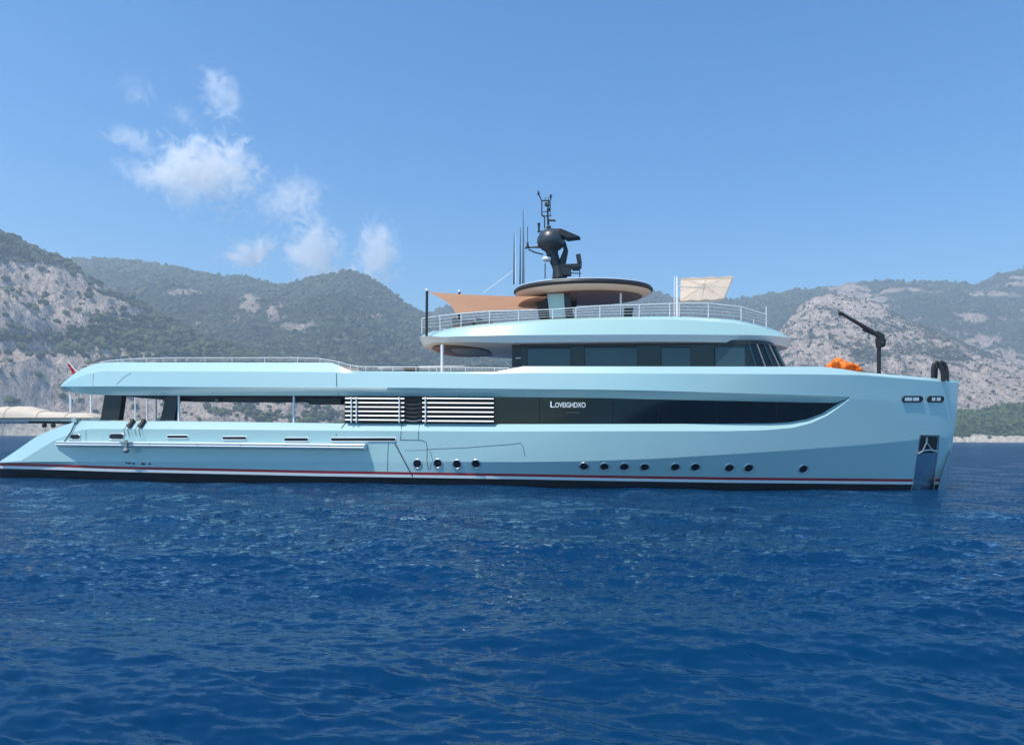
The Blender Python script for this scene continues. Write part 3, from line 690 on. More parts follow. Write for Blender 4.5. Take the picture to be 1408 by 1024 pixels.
# parasol
base = at(931, 436, -1.0); base[2] = deckz(base[0])-.02
PAR = inship("cantilever_parasol", base, "cream square cantilever parasol tilted open on the forward sundeck", "parasol")
q = MB(); q.tube([base, at(931, 381, -1.0)], .06, 0, 10); q.tube([at(927, 436, -.7), at(927.5, 380, -.7)], .025, 0, 8); pol = reloc(q, base).build("mast", MRAIL, PAR)
cc = [at(936, 382.5, -1.5), at(1008, 380, -1.5), at(995, 411, 1.3), at(935, 413.5, 1.3)]
hub = sum(cc)/4+np.array([0, 0, .28]); q = MB()
rr = []
for i in range(13):
    a = i/12-.0; r_ = []
    for j in range(13):
        b_ = j/12; p = (cc[0]*(1-a)+cc[1]*a)*(1-b_)+(cc[3]*(1-a)+cc[2]*a)*b_
        d_ = max(abs(a-.5), abs(b_-.5))*2; r_.append(p+np.array([0, 0, .28*(1-d_)-.03*math.sin(a*6*math.pi)*d_]))
    rr.append(r_)
q.grid(rr, 0, True)
ed = [cc[0], cc[1], cc[2], cc[3], cc[0]]
q.grid([ed, [p-np.array([0, 0, .13]) for p in ed]], 0, False); reloc(q, base).build("canopy", MPARA, PAR)
tg = []
for k in range(4): tg += [cc[k], (cc[k]+cc[(k+1) % 4])/2]
for p in tg:
    q = MB(); q.tube([hub-np.array([0, 0, .03]), p-np.array([0, 0, .03])], .016, 0, 5); q.tube([hub*.45+p*.55-np.array([0, 0, .03]), hub-np.array([0, 0, .25])], .012, 0, 5); reloc(q, base).build("rib", MRAIL, PAR)
q = MB(); q.tube([hub-np.array([0, 0, .28]), hub+np.array([0, 0, .04])], .07, 0, 8); q.tube([at(931, 394, -1.0), hub-np.array([0, 0, .22])], .03, 0, 6); reloc(q, base).build("arm", MRAIL, PAR)
# orange bundle on the foredeck
base = at(1160, 513, -1.2)
ORG = MB(); rr_ = random.Random(5)
def blob(b, c, rad, n=10, mi=0, rough=.25, rnd=rr_):
    rows = []
    ph = [rnd.uniform(0, 6.28) for _ in range(6)]
    for i in range(n+1):
        th = math.pi*i/n; row = []
        for j in range(2*n):
            a = math.pi*j/n; k = 1+rough*(math.sin(3*a+ph[0])*math.sin(2*th+ph[1])+.6*math.sin(5*a+ph[2]+3*th)+.4*math.sin(7*th+ph[3]+2*a))*math.sin(th)
            row.append((c[0]+rad[0]*k*math.sin(th)*math.cos(a), c[1]+rad[1]*k*math.sin(th)*math.sin(a), c[2]+rad[2]*k*math.cos(th)))
        rows.append(row)
    b.grid(rows, mi, True, closed=True)
q = MB()
hf_ = lambda x, y: at(x, y, -1.2)
def heap(xy):
    # one continuous crumpled surface
    rows = []; NN = 44; MM = 12
    for i in range(NN+1):
        x = 1138.5+45.5*i/NN; top = I(xy, x); row = []
        for j in range(MM+1):
            a = math.pi*j/MM
            jit = 1+.05*math.sin(i*.9+j*1.9)+.05*math.sin(i*1.3-j*.9)+.03*math.sin(i*2.9+j*.7)
            yb = 514.0; h = (yb-top)*jit; p = at(x, yb-h*math.sin(a)**.7 if 0 < j < MM else yb, -1.2)
            p[1] = -1.2-(1-2*j/MM)*.75*jit*(.6+.4*math.sin(math.pi*i/NN)); row.append(p)
        rows.append(row)
    return rows
for x, y, rx, rz_ in ((1146, 505, .36, .30), (1151.5, 499.5, .27, .30), (1157, 504, .34, .34), (1164, 506, .34, .24), (1171, 506.5, .36, .23), (1178, 508.5, .27, .20), (1148, 499, .16, .2), (1168, 502, .2, .14), (1175, 504, .18, .13)):
    c = at(x, y, -1.2+.25*math.sin(x)); blob(q, c, (rx, .45, rz_), 14, 0, .17)
o = reloc(q, base).build("orange_bundle", MORANGE); o.location = tuple(toworld(base)); o.rotation_euler = (0, 0, -TH)
tag(o, "crumpled bright orange fabric bundle lying on the foredeck of the yacht", "fabric bundle")
# ensign on its staff
base = at(108, 514, -.8)
EN = inship("ensign", base, "red and white flag furled on a leaning staff at the upper deck stern", "flag")
q = MB(); q.tube([base, at(92.5, 496.5, -.8)], [.03, .02], 0, 8); reloc(q, base).build("staff", MRAIL, EN)
q = MB(); A_r, B_r, C_r = [], [], []
for i in range(12):
    t_ = i/11; p = at(93.5+11*t_, 499+14*t_, -.85); w_ = .06+.14*t_
    A_r.append(p+np.array([w_*.2, -.04*math.sin(i*1.3), .02])); B_r.append(p+np.array([-w_, .05*math.sin(i*1.9), -w_*.5])); C_r.append(p+np.array([-w_*.3, .11, -w_*.2]))
q.grid([A_r, B_r, C_r, A_r], 0, True); reloc(q, base).build("cloth", MFLAG, EN)
# tender on its cradle over the port quarter
VT = 2.6
q = MB(); q.tube([at(150, 580, VT), at(20, 578.5, VT)], .09, 0, 8); q.tube([at(150, 582, VT-.9), at(40, 580, VT-.9)], .07, 0, 8)
for x in (40, 80, 120): q.tube([at(x, 580, VT-1.0), np.array([at(x, 580, VT-1.0)[0], VT+.8, at(x, 580, VT-1)[2]])], .05, 0, 6)
CRD = q.build("tender_cradle", MRUB, YACHT)
for x in (61, 73):
    q = MB(); c = at(x, 584.5, VT-.9); q.lathe([(0, -.16), (.1, -.14), (.155, -.05), (.155, .05), (.1, .14), (0, .16)], c, (0, 0, 1), 0, 14); q.tube([c, c+np.array([0, 0, .22])], .02, 0, 5); q.build("cradle_fender", MRUB, CRD)
base = at(60, 578, VT)
TEN = inship("covered_tender", base, "small tender boat under a cream cover on the cradle at the yacht's stern", "tender boat")
topl = [(-95, 571), (-60, 563), (-20, 560.5), (20, 558.5), (40, 558.5), (52, 561), (70, 565.5), (90, 567), (115, 567.3), (128, 567.8), (134, 569.5), (138, 574)]
wdl = [(-95, .15), (-80, .7), (-50, 1.05), (20, 1.15), (100, 1.1), (130, 1.0), (138, .9)]
xs = list(np.linspace(-95, 138, 44)); gun = lambda x: 575.6; R_ = [[] for _ in range(11)]; Hl = [[] for _ in range(7)]
for x in xs:
    g = at(x, gun(x), VT); tz = at(x, I(topl, x), VT)[2]; wd = I(wdl, x)
    for j in range(11):
        a = math.pi*j/10; R_[j].append(np.array([g[0], VT-wd*math.cos(a), g[2]+(tz-g[2])*(math.sin(a)**.75)*(1+.015*math.sin(x*.35+j))]))
    dp = .34*min(1, .2+wd/1.1)
    for j in range(7):
        a = math.pi*j/6; Hl[j].append(np.array([g[0], VT-(wd-.03)*math.cos(a), g[2]-dp*math.sin(a)]))
q = MB(); q.grid(R_, 0, True); q.add([r[-1] for r in R_], [tuple(range(11))]); reloc(q, base).build("cover", MTARP, TEN)
q = MB(); q.grid(Hl, 0, True); q.add([r[-1] for r in Hl], [tuple(range(7))]); reloc(q, base).build("hull", MWHITE, TEN)
q = MB(); q.tube([R_[0][i] for i in range(len(xs))], .045, 0, 6); q.tube([R_[10][i] for i in range(len(xs))], .045, 0, 6); reloc(q, base).build("rub_strake", MRUB, TEN)

for i_ in (14, 22, 30, 37):
    q = MB(); q.tube([R_[j][i_]+np.array([0, 0, .012]) for j in range(11)], .014, 0, 5); reloc(q, base).build('cover_strap', MRUB, TEN)
# ------------------------------------------------------------------ sea
def vnoise(x, y, seed=0):
    xi = np.floor(x).astype(np.int64); yi = np.floor(y).astype(np.int64); fx = x-xi; fy = y-yi
    def h(a, b):
        n = (a*374761393+b*668265263+seed*1442695041) & 0x7fffffff; n = ((n ^ (n >> 13))*1274126177) & 0x7fffffff; return ((n ^ (n >> 16)) & 0xffff)/65535.0
    ux = fx*fx*fx*(fx*(fx*6-15)+10); uy = fy*fy*fy*(fy*(fy*6-15)+10)
    a, b, c, d = h(xi, yi), h(xi+1, yi), h(xi, yi+1), h(xi+1, yi+1)
    return (a*(1-ux)+b*ux)*(1-uy)+(c*(1-ux)+d*ux)*uy
def fbm(x, y, o=6, seed=0, ridge=False, gain=.5):
    s = np.zeros_like(x); a = 1.0; t = 0; c, q_ = math.cos(.6), math.sin(.6)
    for i in range(o):
        n = vnoise(x, y, seed+i*17)*2-1
        if ridge: n = (1-np.abs(n))*2-1
        s += a*n; t += a; a *= gain; x, y = (x*c-y*q_)*2.03+3.1, (x*q_+y*c)*2.03+7.7
    return s/t
def bigmesh(name, V, nr, nc, mats, smooth=True):
    idx = np.arange(nr*nc).reshape(nr, nc); Q = np.stack([idx[:-1, :-1], idx[:-1, 1:], idx[1:, 1:], idx[1:, :-1]], -1).reshape(-1, 4)
    return rawmesh(name, V, Q, mats, smooth)
def rawmesh(name, V, Q, mats, smooth=True):
    me = bpy.data.meshes.new(name); k = Q.shape[1]
    me.vertices.add(len(V)); me.vertices.foreach_set('co', V.astype(np.float32).ravel())
    me.loops.add(Q.size); me.loops.foreach_set('vertex_index', Q.astype(np.int32).ravel())
    me.polygons.add(len(Q)); me.polygons.foreach_set('loop_start', (np.arange(len(Q))*k).astype(np.int32))
    me.polygons.foreach_set('use_smooth', np.full(len(Q), smooth)); me.update(calc_edges=True)
    for m_ in (mats if isinstance(mats, list) else [mats]): me.materials.append(m_)
    o = bpy.data.objects.new(name, me); COL.objects.link(o); return o
qd = np.concatenate([np.arange(1000, 12, -1.2), np.geomspace(12, 0.35, 150)])
rr = F*CAMZ/qd
NA = 2000; ang = np.linspace(-R(62), R(62), NA)
RR, AA = np.meshgrid(rr, ang, indexing='ij')
X = RR*np.sin(AA); Y = RR*np.cos(AA)
spacing = np.gradient(rr)[:, None]*np.ones_like(AA)
spacing = np.maximum(np.abs(spacing)*.8, RR*(ang[1]-ang[0]))
Z = np.zeros_like(X); LOST = np.zeros_like(X); DX = np.zeros_like(X); DY = np.zeros_like(X)
NW = 92; lam = np.geomspace(0.15, 11, NW)*rng.uniform(.93, 1.07, NW)
# patches of calmer and rougher water
gust = 0.72+0.55*np.clip(fbm(X/9+3, Y/13, 4, 5)+.35, 0, 1)
for i in range(NW):
    L_ = lam[i]; k = 2*math.pi/L_; d = rng.normal(R(76), R(26)+R(12)*(L_ < .8)); kx, ky = k*math.cos(d), k*math.sin(d)
    a = 0.21*math.sqrt(2/NW)*(0.55 if L_ > 4 else (.8 if L_ > 1.8 else 1.0))*(1.35 if L_ < .9 else 1.0)/k; ph = rng.uniform(0, 6.28)
    fade = np.clip((L_/spacing-(2.2 if L_ < 4 else .8))/2.0, 0, 1); t = kx*X+ky*Y+ph
    LOST += (a*k)**2/2*(1-fade**2)
    am = a*fade*(gust if L_ < 4 else 1); Z += am*np.sin(t); c = am*np.cos(t)*.75; DX += c*kx/k; DY += c*ky/k
Z += 0.02*np.exp(-((X+20)**2/60+(Y-40)**2/20))
X2 = X+DX; Y2 = Y+DY
V = np.stack([X2, Y2, Z-0.03], -1).reshape(-1, 3)
m_, t, b = nodemat("sea_water")
b.inputs['Roughness'].default_value = 0.07; b.inputs['Specular IOR Level'].default_value = .26; b.inputs['Specular Tint'].default_value = (.52, .88, 1, 1); b.inputs['IOR'].default_value = 1.333
b.inputs['Base Color'].default_value = (0.0025, 0.035, 0.125, 1)
geo = t.nodes.new("ShaderNodeNewGeometry")
mp = t.nodes.new("ShaderNodeMapping"); mp.inputs['Scale'].default_value = (.75, 1.5, 1); mp.inputs['Rotation'].default_value = (0, 0, R(-14)); t.links.new(geo.outputs['Position'], mp.inputs[0])
vec = geo.outputs['Normal']
for sc_, st, dt in ((2.2, .20, 4), (7, .30, 3), (22, .26, 2)):
    n = t.nodes.new("ShaderNodeTexNoise"); n.inputs['Scale'].default_value = sc_; n.inputs['Detail'].default_value = dt; n.inputs['Distortion'].default_value = .5; t.links.new(mp.outputs[0], n.inputs['Vector'])
    sb = t.nodes.new("ShaderNodeVectorMath"); sb.operation = 'SUBTRACT'; sb.inputs[1].default_value = (.5, .5, .5); t.links.new(n.outputs['Color'], sb.inputs[0])
    ml = t.nodes.new("ShaderNodeVectorMath"); ml.operation = 'MULTIPLY'; ml.inputs[1].default_value = (st*.7, st*1.25, 0); t.links.new(sb.outputs[0], ml.inputs[0])
    ad = t.nodes.new("ShaderNodeVectorMath"); ad.operation = 'ADD'; t.links.new(vec, ad.inputs[0]); t.links.new(ml.outputs[0], ad.inputs[1]); vec = ad.outputs[0]
ca = t.nodes.new("ShaderNodeAttribute"); ca.attribute_name = 'chop'
for sc_, k_ in ((3.5, 8), (11, 9)):
    n = t.nodes.new("ShaderNodeTexNoise"); n.inputs['Scale'].default_value = sc_; n.inputs['Detail'].default_value = 2; t.links.new(mp.outputs[0], n.inputs['Vector'])
    sb = t.nodes.new("ShaderNodeVectorMath"); sb.operation = 'SUBTRACT'; sb.inputs[1].default_value = (.5, .5, .5); t.links.new(n.outputs['Color'], sb.inputs[0])
    m1 = t.nodes.new("ShaderNodeVectorMath"); m1.operation = 'MULTIPLY'; m1.inputs[1].default_value = (k_*.7, k_*1.2, 0); t.links.new(sb.outputs[0], m1.inputs[0])
    m2 = t.nodes.new("ShaderNodeVectorMath"); m2.operation = 'SCALE'; t.links.new(m1.outputs[0], m2.inputs[0]); t.links.new(ca.outputs['Fac'], m2.inputs['Scale'])
    ad = t.nodes.new("ShaderNodeVectorMath"); ad.operation = 'ADD'; t.links.new(vec, ad.inputs[0]); t.links.new(m2.outputs[0], ad.inputs[1]); vec = ad.outputs[0]
nm_ = t.nodes.new("ShaderNodeVectorMath"); nm_.operation = 'NORMALIZE'; t.links.new(vec, nm_.inputs[0]); t.links.new(nm_.outputs[0], b.inputs['Normal'])
# large soft patches of body colour
n = t.nodes.new("ShaderNodeTexNoise"); n.inputs['Scale'].default_value = .12; n.inputs['Detail'].default_value = 3; t.links.new(geo.outputs['Position'], n.inputs['Vector'])
mx = t.nodes.new("ShaderNodeMix"); mx.data_type = 'RGBA'; mx.inputs['A'].default_value = (0.0003, 0.020, 0.070, 1); mx.inputs['B'].default_value = (0.0008, 0.034, 0.090, 1)
t.links.new(n.outputs['Fac'], mx.inputs['Factor']); t.links.new(mx.outputs['Result'], b.inputs['Base Color'])
df = t.nodes.new("ShaderNodeBsdfDiffuse"); gl = t.nodes.new("ShaderNodeBsdfGlossy"); gl.inputs['Roughness'].default_value = .08; gl.inputs['Color'].default_value = (.70, .90, 1, 1)
fr = t.nodes.new("ShaderNodeFresnel"); fr.inputs['IOR'].default_value = 1.333; fm = t.nodes.new("ShaderNodeMath"); fm.operation = 'MULTIPLY'; fm.inputs[1].default_value = .80   # wave slopes hide part of the mirror at grazing angles
t.links.new(fr.outputs[0], fm.inputs[0]); t.links.new(mx.outputs['Result'], df.inputs['Color'])
for q_ in (gl, fr): t.links.new(nm_.outputs[0], q_.inputs['Normal'])
ms = t.nodes.new("ShaderNodeMixShader"); t.links.new(fm.outputs[0], ms.inputs[0]); t.links.new(df.outputs[0], ms.inputs[1]); t.links.new(gl.outputs[0], ms.inputs[2]); t.links.new(ms.outputs[0], t.nodes['Material Output'].inputs['Surface'])
sea = bigmesh("sea", V, len(rr), NA, m_)
at_ = sea.data.attributes.new('chop', 'FLOAT', 'POINT'); at_.data.foreach_set('value', np.sqrt(LOST).astype(np.float32).ravel())
tag(sea, kind='structure')
# the sea bed of deep water beyond and beneath, so that no gap shows from elsewhere
q = MB(); S2 = 30000; q.add([(-S2, -S2, -1.2), (S2, -S2, -1.2), (S2, S2, -1.2), (-S2, S2, -1.2)], [(0, 1, 2, 3)]); o = q.build("sea", m_); tag(o, kind='structure')

# ------------------------------------------------------------------ land
def terrainmat(name, rockc, rockd, veg, vegd, hs=1.0, fine=.12):
    m_, t, b = nodemat(name); b.inputs['Roughness'].default_value = .95; b.inputs['Specular IOR Level'].default_value = .1
    geo = t.nodes.new("ShaderNodeNewGeometry")
    def noise(sc_, det=6, rough=.6, vec=None, dist=0):
        n = t.nodes.new("ShaderNodeTexNoise"); n.inputs['Scale'].default_value = sc_; n.inputs['Detail'].default_value = det; n.inputs['Roughness'].default_value = rough; n.inputs['Distortion'].default_value = dist
        t.links.new((vec or geo).outputs['Position' if vec is None else 0], n.inputs['Vector']); return n
    def mix(f, A, Bc):
        mx = t.nodes.new("ShaderNodeMix"); mx.data_type = 'RGBA'
        if hasattr(f, 'outputs'): t.links.new(f.outputs[0], mx.inputs['Factor'])
        for k_, v_ in (('A', A), ('B', Bc)):
            if isinstance(v_, tuple): mx.inputs[k_].default_value = (*v_, 1)
            else: t.links.new(v_.outputs['Result'], mx.inputs[k_])
        return mx
    def ramp(src, lo, hi, outn='Fac'):
        r_ = t.nodes.new("ShaderNodeMapRange"); r_.inputs['From Min'].default_value = lo; r_.inputs['From Max'].default_value = hi; t.links.new(src.outputs[outn], r_.inputs['Value']); return r_
    mpv = t.nodes.new("ShaderNodeMapping"); mpv.inputs['Scale'].default_value = (1, 1, .35); t.links.new(geo.outputs['Position'], mpv.inputs[0])
    rn = ramp(noise(.035*hs, 8, .7, mpv, 1.0), .35, .65); rock = mix(rn, rockd, rockc)
    rs = ramp(noise(.22*hs, 7, .75, mpv, .6), .50, .60); rock2 = mix(rs, rock, tuple(c*.42 for c in rockd))
    vn = ramp(noise(.09*hs, 6, .7), .38, .62); vg = mix(vn, vegd, veg)
    vn2 = ramp(noise(fine, 3, .6), .45, .6); vg2 = mix(vn2, vg, tuple(c*.6 for c in vegd))
    at_ = t.nodes.new("ShaderNodeAttribute"); at_.attribute_name = 'rock'
    n3 = noise(.055*hs, 8, .75); ad = t.nodes.new("ShaderNodeMath"); ad.operation = 'ADD'; t.links.new(at_.outputs['Fac'], ad.inputs[0]); t.links.new(n3.outputs['Fac'], ad.inputs[1])
    k_ = t.nodes.new("ShaderNodeMapRange"); k_.inputs['From Min'].default_value = .93; k_.inputs['From Max'].default_value = 1.07; t.links.new(ad.outputs[0], k_.inputs['Value'])
    fin0 = mix(k_, vg2, rock2); as_ = t.nodes.new('ShaderNodeAttribute'); as_.attribute_name = 'shore'; sn = ramp(noise(.25, 6, .7), .35, .6); sh = mix(sn, (.42, .36, .27), (.80, .74, .62)); fin = t.nodes.new('ShaderNodeMix'); fin.data_type = 'RGBA'; t.links.new(as_.outputs['Fac'], fin.inputs['Factor']); t.links.new(fin0.outputs['Result'], fin.inputs['A']); t.links.new(sh.outputs['Result'], fin.inputs['B']); t.links.new(fin.outputs['Result'], b.inputs['Base Color'])
    hn = noise(.12*hs, 9, .72, mpv); bp = t.nodes.new("ShaderNodeBump"); bp.inputs['Strength'].default_value = 1.0; bp.inputs['Distance'].default_value = 16/hs; t.links.new(hn.outputs['Fac'], bp.inputs['Height']); t.links.new(bp.outputs[0], b.inputs['Normal'])
    return m_
MT_N = terrainmat("near_cliff_ground", (.76, .66, .57), (.42, .355, .30), (.085, .105, .05), (.03, .045, .024), 1.6, .35)
MT_M = terrainmat("mid_hill_ground", (.64, .55, .47), (.30, .26, .22), (.08, .115, .06), (.035, .058, .032), .8, .16)
MT_S = terrainmat("rocky_spur_ground", (.78, .67, .575), (.46, .39, .335), (.10, .115, .065), (.04, .052, .032), 1.0, .22)
MT_G = terrainmat("green_foreland_ground", (.62, .56, .48), (.42, .37, .30), (.085, .13, .04), (.03, .055, .02), 2.0, .4)
def hor(px): return HY+(px-CX)*math.tan(ROLL)
def land(name, px0, px1, nx, nyy, foot, ridge, yf, yr, rockf, matl, amp=1.0, prof=1.0, seed=0, back=1.35, gul=60.0, cliff=0.0, ridge_rough=.02, shw=2.0, shc=0):
    pxs = np.linspace(px0, px1, nx); tt_ = np.concatenate([np.linspace(0, 1, nyy), 1+np.linspace(.02, back-1, nyy//8)])
    fa = np.array(yf, float); ra = np.array(yr, float); rg = np.array(ridge, float)
    YF = np.interp(pxs, fa[:, 0], fa[:, 1]); YR = np.interp(pxs, ra[:, 0], ra[:, 1]); RY = np.interp(pxs, rg[:, 0], rg[:, 1])
    T_, P_ = np.meshgrid(tt_, pxs, indexing='ij'); Yd = YF+(YR-YF)*T_; Xd = (P_-CX)/F*Yd
    zr = CAMZ+((HY+(pxs-CX)*math.tan(ROLL))-RY)/F*YR
    wob = fbm(Xd/220+9, Yd/220, 4, seed+3)*.14
    t2 = np.clip(T_+wob*np.sin(np.pi*np.clip(T_, 0, 1)), 0, 1)
    pr = t2**prof
    if cliff > 0:      # broken bands of cliff with ledges between
        s_ = t2*3.0+fbm(Xd/130, Yd/130, 3, seed+31)*.6; st = (np.floor(s_)+np.clip((s_-np.floor(s_))*2.4, 0, 1)**.8)/3.0
        pr = pr*(1-cliff)+cliff*np.clip(st, 0, 1.02)
    Zh = zr[None, :]*pr
    bk = np.clip(T_-1, 0, 1); Zh = np.where(T_ > 1, zr[None, :]*(1-bk*1.0), Zh)
    env = np.sin(np.pi*np.clip(T_, 0, 1))**.6
    sc_ = zr.mean()
    nz = fbm(Xd/gul, Yd/gul*.8, 7, seed, ridge=True)*.10+fbm(Xd/(gul*.25), Yd/(gul*.25), 5, seed+50, gain=.6)*.035
    Zh = Zh+nz*sc_*amp*(env*.95)+fbm(Xd/(gul*.18), Yd*0+seed, 5, seed+70)*sc_*ridge_rough*np.clip(T_*2-.8, 0, 1)
    Zh = Zh+(fbm(Xd/(gul*.16), Zh/(gul*.22), 5, seed+90, ridge=True, gain=.65)*gul*.055)*env
    shore = np.clip(T_*30, 0, 1); Zh = Zh*shore-2.5*(1-shore)+shore*(1.2+1.5*fbm(Xd/14, Yd/14, 4, seed+8))
    V = np.stack([Xd, Yd, Zh], -1)
    # slope and rock mask
    gy = np.gradient(Zh, axis=0)/np.maximum(np.gradient(Yd, axis=0), .1); gx = np.gradient(Zh, axis=1)/np.maximum(np.abs(np.gradient(Xd, axis=1)), .1)
    slope = np.sqrt(gx**2+gy**2)
    rk = rockf(P_, T_, slope, Xd, Yd, Zh)
    o = bigmesh(name, V.reshape(-1, 3), len(tt_), nx, matl)
    at_ = o.data.attributes.new('rock', 'FLOAT', 'POINT'); at_.data.foreach_set('value', rk.astype(np.float32).ravel())
    sho = np.clip(((1.5+shw*np.exp(-((P_-shc)/150)**2))*(1+.7*fbm(Xd/25, Yd/25, 4, 19))-Zh)/2.5, 0, 1)
    a2 = o.data.attributes.new('shore', 'FLOAT', 'POINT'); a2.data.foreach_set('value', sho.astype(np.float32).ravel())
    tag(o, kind='structure'); return o, V, rk+sho*2, T_
def blobm(px, t, cx, ct, wx, wt): return np.exp(-((px-cx)/wx)**2-((t-ct)/wt)**2)
LN = {}
N_r = [(-500, 215), (-300, 245), (-60, 318), (0, 330), (30, 338), (55, 350), (75, 358), (100, 373), (120, 387), (150, 401), (180, 414), (210, 430), (240, 447), (265, 460), (290, 471), (330, 484), (400, 505), (470, 528), (560, 566), (610, 592), (640, 598)]
def rk_N(P, T, sl, X, Y, Z):
    py = 600-(Z-2.6)*F/Y
    base = .12+.30*np.clip((sl-.75)*.9, 0, 1)+.10*fbm(X/60, Z/40, 4, 91)
    up = np.exp(-((P-50)/125)**2)*np.exp(-((py-410)/48)**2)*.78; low = np.exp(-((P-30)/190)**2)*np.clip((py-468)/25, 0, 1)*.55
    top = np.clip((372-py+(P-20)*.0)/15, 0, 1)*-.2
    lowr = np.clip((py-520)/25, 0, 1)*.42
    return base+up+low+top+lowr-.16*np.exp(-((py-462)/16)**2)
LN['n'] = land("near_headland", -420, 640, 760, 330, None, N_r, [(-420, 760), (0, 850), (300, 950), (640, 1040)], [(-420, 1000), (0, 1120), (300, 1260), (640, 1260)], rk_N, MT_N, amp=1.1, prof=.8, seed=3, gul=78, cliff=.45, ridge_rough=.03, shw=13, shc=20)
M_r = [(-300, 380), (0, 366), (80, 356.5), (110, 355), (160, 357), (200, 362), (240, 368), (280, 377), (300, 380), (345, 381.5), (372, 391), (384, 394), (405, 391), (420, 386), (440, 381), (455, 378), (468, 375), (485, 375), (500, 379), (520, 390), (540, 406), (560, 421), (580, 432), (620, 450), (700, 480), (800, 520), (900, 560)]
def rk_M(P, T, sl, X, Y, Z):
    py = 600-(Z-2.6)*F/Y
    g = lambda cx, cy, wx, wy, a: a*np.exp(-((P-cx)/wx)**2-((py-cy)/wy)**2)
    k = np.clip(.55+4.0*fbm(X/70, Z/45, 6, 35, gain=.65), 0, 1.5)
    return .20+.12*np.clip(sl-.8, 0, 1)+.18*fbm(X/110, Z/80, 4, 33)+k*(g(250, 405, 26, 5, .55)+g(342, 418, 14, 14, .55)+g(385, 432+0, 16, 14, .6)+g(405, 446, 18, 9, .5)+g(425, 455, 12, 7, .45)+g(530, 432, 34, 10, .35)+g(480, 395, 40, 14, .16)+g(555, 440, 24, 8, .3)+g(520, 458, 14, 4, .3))+np.clip((py-560)/20, 0, 1)*.3
LN['m'] = land("wooded_range", -300, 900, 820, 300, None, M_r, [(-300, 1150), (400, 1150), (900, 1200)], [(-300, 2300), (200, 2300), (480, 2100), (900, 2300)], rk_M, MT_M, amp=.9, prof=.95, seed=21, gul=210, ridge_rough=.018)
B_r = [(400, 470), (560, 438), (588, 432), (614, 420), (640, 417), (700, 412), (800, 409), (860, 400), (885, 397), (905, 403), (930, 410), (960, 411), (1000, 411), (1040, 408), (1080, 401), (1120, 396), (1160, 391), (1200, 388), (1250, 388), (1300, 388), (1343, 391), (1356, 385), (1372, 377), (1408, 369), (1500, 358), (1750, 356)]
def rk_B(P, T, sl, X, Y, Z):
    py = 600-(Z-2.6)*F/Y
    g = lambda cx, cy, wx, wy, a: a*np.exp(-((P-cx)/wx)**2-((py-cy)/wy)**2)
    k = np.clip(.5+4.2*fbm(X/110, Z/40, 6, 37, gain=.65), 0, 1.5)
    return .21+.12*np.clip(sl-.8, 0, 1)+.26*fbm(X/120, Z/90, 4, 44)+.40*np.clip(k+.2, 0, 1.2)*np.exp(-((py-np.interp(P, [1150, 1210, 1260, 1330, 1408, 1500], [392, 408, 434, 462, 494, 516]))/17)**2)*(P > 1150)+k*(g(1200, 394, 90, 4, .5)+g(1390, 382, 40, 7, .5)+g(1275, 418, 26, 8, .4)+g(1330, 432, 34, 7, .55)+g(1290, 440, 30, 5, .35)+g(1050, 402, 60, 5, .25)+g(1340, 400, 70, 6, .3))
LN['b'] = land("far_range", 400, 1750, 820, 240, None, B_r, [(400, 1850), (1300, 1650), (1750, 1600)], [(400, 2900), (1200, 2550), (1750, 2300)], rk_B, MT_M, amp=.8, prof=.9, seed=47, gul=260, ridge_rough=.014)
S_r = [(700, 590), (900, 560), (1000, 520), (1040, 492), (1065, 462), (1085, 437), (1100, 420), (1120, 409), (1145, 405), (1175, 408), (1210, 421), (1235, 434), (1260, 447), (1290, 458), (1330, 476), (1370, 492), (1408, 508), (1500, 530), (1750, 545)]
def rk_S(P, T, sl, X, Y, Z):
    py = 600-(Z-2.6)*F/Y
    return .45+.14*np.clip(sl-.6, 0, 1)+.2*np.exp(-((py-413)/16)**2)*np.clip((1240-P)/40, 0, 1)+.22*fbm(X/70, Z/40, 5, 71)+.12*np.exp(-((py-535)/30)**2)-.12*np.exp(-((P-1250)/80)**2-((py-480)/12)**2)
LN['s'] = land("rocky_spur", 700, 1750, 900, 300, None, S_r, [(700, 1250), (1300, 1050), (1750, 950)], [(700, 1700), (1150, 1750), (1408, 1600), (1750, 1500)], rk_S, MT_S, amp=1.2, prof=.85, seed=81, gul=90, ridge_rough=.02)
G_r = [(1180, 597), (1220, 585), (1270, 572), (1310, 567), (1340, 566), (1375, 560), (1408, 556), (1500, 546), (1750, 530)]
def rk_G(P, T, sl, X, Y, Z):
    return .08+.12*fbm(X/30, Y/30, 4, 14)+.9*np.clip((8.5+3*fbm(X/18, Y/18, 3, 6)-Z)/4, 0, 1)
LN['g'] = land("green_foreland", 1180, 1750, 420, 150, None, G_r, [(1180, 900), (1750, 760)], [(1180, 1000), (1750, 960)], rk_G, MT_G, amp=.5, prof=.8, seed=101, gul=50, ridge_rough=.05, shw=6, shc=1350)

